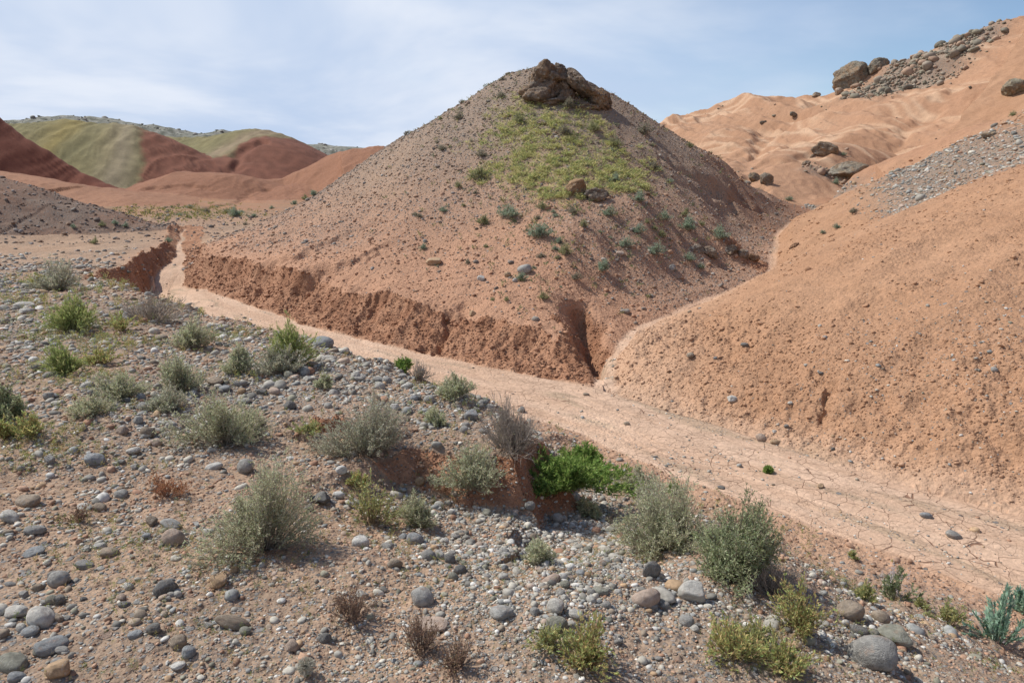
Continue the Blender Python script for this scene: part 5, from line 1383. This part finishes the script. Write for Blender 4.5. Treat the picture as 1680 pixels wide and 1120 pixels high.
SM = [
 (835, 361, 36, 'blue', 'bluish shrub at the lower left of the green patch'), (886, 392, 38, 'blue', 'largest blue-green shrub low on the centre of the hill'), (792, 370, 22, 'olive', 'small shrub left of the bluish one below the green patch'),
 (694, 410, 14, 'blue', 'small shrub on the bare lower left apron of the hill'), (990, 448, 30, 'blue', 'low blue shrub nearest the side channel bank'), (1026, 409, 24, 'blue', 'blue shrub above the low one near the side channel'),
 (1075, 421, 28, 'blue', 'blue-green shrub left of the pale knobbly outcrop'), (1132, 432, 22, 'blue', 'shrub right below the pale knobbly outcrop'), (1049, 333, 24, 'blue', 'blue shrub to the right of the leaning boulder'),
 (1092, 365, 22, 'blue', 'shrub halfway down the right of the hill'), (1130, 382, 32, 'blue', 'wide blue shrub on the right of the hill'), (1087, 394, 18, 'olive', 'small shrub left under the wide blue one'),
 (1182, 397, 32, 'blue', 'shrub just above the dark knobbly outcrop'), (852, 204, 24, 'olive', 'olive shrub in the upper left of the green patch'), (928, 224, 24, 'dusk', 'dark shrub high in the green patch below the summit rocks'),
 (973, 218, 24, 'olive', 'olive shrub high on the right of the green patch'), (1010, 243, 24, 'olive', 'shrub on the right border of the green patch'), (790, 259, 18, 'dusk', 'dusky shrub on the left border of the green patch'),
 (725, 248, 16, 'dusk', 'dark lone shrub on the left flank of the hill'), (752, 197, 16, 'dusk', 'shrub high on the left flank of the hill'), (738, 174, 22, 'dusk', 'shrub on the upper left skyline of the hill'),
 (1057, 222, 26, 'dusk', 'dark shrub on the right skyline below the summit'), (1132, 243, 14, 'olive', 'small shrub low on the right skyline of the hill'), (934, 181, 26, 'dusk', 'shrub directly under the summit rocks'),
 (892, 493, 18, 'olive', 'small green plant alone on the red apron'), (945, 461, 18, 'dusk', 'dry tuft low on the apron near the side channel'), (855, 460, 20, 'blue', 'small shrub below the grey boulder on the hill'),
 (752, 310, 16, 'olive', 'small shrub left of the green patch'), (784, 298, 30, 'olive', 'bright olive shrub at the left end of the green patch'), (822, 162, 16, 'dusk', 'small shrub high left under the top'),
 (927, 421, 28, 'olive', 'sprawling olive shrub low on the hill below the leaning boulder'), (957, 374, 18, 'olive', 'small shrub under the leaning boulder'), (998, 356, 22, 'blue', 'shrub right below the dark rubble lump'),
 (890, 346, 20, 'olive', 'green shrub right of the bluish one under the green patch'), (917, 400, 16, 'blue', 'small shrub beside the largest blue-green one'), (727, 349, 14, 'blue', 'tiny shrub on the left side of the hill'),
 (1071, 279, 20, 'dusk', 'greyish shrub right of the green patch'), (1124, 357, 16, 'olive', 'small shrub above the wide blue one'), (1047, 385, 22, 'blue', 'shrub in the middle of the lower right hillside'),
 (918, 108, 16, 'olive', 'little shrub on top of the summit rocks'), (694, 200, 14, 'dusk', 'shrub midway on the left skyline'), (667, 222, 12, 'dusk', 'lower tiny shrub on the left skyline'),
 (940, 352, 18, 'dusk', 'dull shrub left below the dark rubble lump'), (1150, 442, 14, 'blue', 'tiny shrub under the pale outcrop'), (1010, 300, 20, 'blue', 'bluish growth right above the leaning boulder'), (978, 215, 14, 'olive', 'tiny shrub above the right part of the green patch') ,
 (154, 400, 15, 'olive', 'green tuft on the flat terrace'), (188, 369, 12, 'blue', 'upright shrub at the foot of the dark left mound'), (205, 373, 11, 'blue', 'second shrub at the foot of the dark left mound'),
 (119, 375, 11, 'blue', 'leftmost shrub at the foot of the dark left mound'), (167, 372, 12, 'olive', 'olive tuft between shrubs at the foot of the dark mound'), (385, 356, 24, 'blue', 'widest shrub of the valley behind the hill'),
 (339, 349, 12, 'dusk', 'dark shrub in the valley'), (415, 357, 11, 'blue', 'small shrub right of the widest valley shrub'), (275, 396, 13, 'blue', 'shrub above the narrow dark gully'), (311, 342, 11, 'blue', 'shrub in front of the red hump'),
 (370, 350, 12, 'olive', 'small olive shrub left of the widest valley shrub'), (515, 322, 16, 'blue', 'shrub on the left foot of the hill skyline'), (482, 336, 12, 'blue', 'lower shrub on the left foot of the hill skyline'), (500, 328, 12, 'olive', 'middle shrub on the left foot of the hill skyline'), (445, 343, 9, 'blue', 'tiny valley shrub near the hill foot'),
 (1372, 303, 14, 'blue', 'shrub beneath the long overhanging boulder'), (1296, 330, 12, 'blue', 'shrub in the stony dip behind the hill'), (1374, 375, 12, 'blue', 'shrub on the grey gravel band near the channel head'),
 (1351, 384, 10, 'blue', 'tiny shrub left on the grey gravel band'), (1400, 350, 14, 'dusk', 'greyish shrub farther up the grey gravel band'), (1663, 190, 12, 'olive', 'tiny shrub below the rugged olive boulder'), (1384, 256, 9, 'blue', 'tiny shrub between the two mound boulders'),
]
for q in SM: small(*q)
# unnamed tufts that nothing tells apart
def many(wgt, n, label, kinds, px_rng):
    x, y, z, i, j = scatter(wgt, n)
    for a in range(n):
        W = np.hypot(x[a], y[a]) * RNG.uniform(*px_rng) / FPX
        k = kinds[int(RNG.integers(0, len(kinds)))]
        o = link('shrub', PR[k][int(RNG.integers(0, 3))], None, (float(x[a]), float(y[a]), float(z[a]) - .01))
        o.scale = (W / 1.35, W / 1.35, W * RNG.uniform(.4, .65)); o.rotation_euler = (0, 0, RNG.uniform(0, 6.28)); tag(o, label, 'shrub', label)
mid = pblob(940, 360, 190, 110) * (GID == 1) * (1 - bank)
many(mid * (GX > -3.6), 55, 'small low shrub scattered over the stony face of the central hill', ['blue', 'olive', 'dusk'], (6, 13))
many((GID == 1) * pblob(800, 190, 90, 60), 18, 'tiny dusky tuft on the upper scree of the central hill', ['dusk', 'olive'], (6, 11))
many((GID == 0) * (GY > 24) * (GY < 60) * (GX < -5), 22, 'tiny dark shrub dotting the valley floor behind the terrace', ['blue', 'dusk'], (5, 9))
many((GID == 12) * 1., 60, 'dark bush speckling the far grey ridge', ['dusk'], (3, 5))
many((GID == 13) * 1., 10, 'dark bush on the small distant hill', ['dusk'], (3, 5))

# ------------------------------------------------------------------ stuff nobody could count
def sprouts(name, x, y, z, h, per, ll, lw, cols, spread=.6, seed=1):
    g = np.random.default_rng(seed); n = len(x); k = np.repeat(np.arange(n), per)
    t = g.random(len(k)) ** .8; ph = g.uniform(0, 6.28, len(k))
    hh = h[k]; base_ = np.stack([x[k], y[k], z[k]], -1)
    ax = np.stack([g.normal(0, .22, n), g.normal(0, .22, n), np.ones(n)], -1)
    p = base_ + ax[k] * (hh * t * .8)[:, None] + np.stack([np.cos(ph), np.sin(ph), 0 * ph], -1) * (hh * spread * .25 * g.random(len(k)))[:, None]
    d = np.stack([np.cos(ph) * spread, np.sin(ph) * spread, g.uniform(.3, 1.2, len(k))], -1); d /= np.linalg.norm(d, axis=1, keepdims=True)
    s = hh / h.mean()
    v, q = leaves(p, d, ll * s * g.uniform(.6, 1.3, len(k)), lw * s * g.uniform(.7, 1.2, len(k)), g)
    c = np.repeat((cols[g.integers(0, len(cols), n)])[k] * g.uniform(.8, 1.2, (len(k), 1)), 4, 0)
    o = link(name, mesh_np(name, v, quads=q, mats=[M_LEAF], col={'Col': c}, smooth=False)); tag(o, kind='stuff'); return o
SPC = np.array([(.30, .31, .10), (.22, .26, .09), (.33, .30, .11), (.24, .26, .14), (.36, .27, .13)])
sw = (GID == 14) * (R < 16) * ss(perlin(GX / .9, GY / .9, 300) + .6 * perlin(GX / .3, GY / .3, 301), -.15, .5) * (.35 + 1.5 * pblob(60, 740, 120, 70) + .9 * pblob(80, 560, 180, 110) + .8 * pblob(250, 560, 160, 60) + 1.6 * pblob(1150, 1080, 160, 60) + 1.0 * pblob(1380, 960, 120, 50) + .8 * pblob(950, 1080, 90, 50)
     + .9 * pblob(600, 840, 90, 60) + .6 * pblob(200, 860, 180, 80)) * (1 - .8 * pblob(850, 880, 140, 60))
x, y, z, i, j = scatter(sw, 3200)
hs = np.hypot(x, y) * RNG.uniform(8, 18, len(x)) / FPX
z_ = np.hypot(x, y)
sprouts('undergrowth', x, y, z, hs, 22, .0125, .0042, SPC * 1.2, .7, 31)
x, y, z, i, j = scatter(sw + .12 * (GID == 14) * (R < 14), 2600)
sprouts('undergrowth', x, y, z, np.hypot(x, y) * RNG.uniform(3, 8, len(x)) / FPX, 9, .011, .0045, np.array([(.20, .25, .10), (.27, .28, .14), (.25, .30, .09)]), 1.0, 32)
x, y, z, i, j = scatter(sw + .3 * (GID == 14) * (R < 12), 2400)
sprouts('dry_grass', x, y, z, np.hypot(x, y) * RNG.uniform(6, 14, len(x)) / FPX, 7, .022, .0016, np.array([(.40, .31, .20), (.30, .22, .15), (.48, .40, .28)]), .9, 33)
# grass of the hill: short yellow-green blades between the stones
gw = np.clip(grass, 0, 1) * (GID == 1)
x, y, z, i, j = scatter(gw * (.12 + ss(perlin(GX / .28, GY / .28, 320) + .5 * perlin(GX / .8, GY / .8, 321), -.1, .5)), 8500)
sprouts('grass', x, y, z, RNG.uniform(.02, .10, len(x)), 7, .07, .014, np.array([(.52, .50, .21), (.44, .45, .18), (.58, .53, .26), (.33, .38, .16)]), 1.3, 34)
x, y, z, i, j = scatter((GID == 1) * np.clip(pblob(950, 330, 180, 110) + pblob(840, 180, 120, 60), 0, 1) * (1 - bank), 1300)
sprouts('grass', x, y, z, RNG.uniform(.03, .10, len(x)), 9, .06, .014, np.array([(.22, .24, .12), (.17, .20, .11), (.28, .27, .12)]), .9, 35)
x, y, z, i, j = scatter((GID == 0) * pblob(280, 350, 90, 10) , 420)
sprouts('grass', x, y, z, RNG.uniform(.05, .13, len(x)), 7, .11, .03, np.array([(.28, .27, .09), (.33, .28, .10), (.18, .21, .09)]), .9, 36)
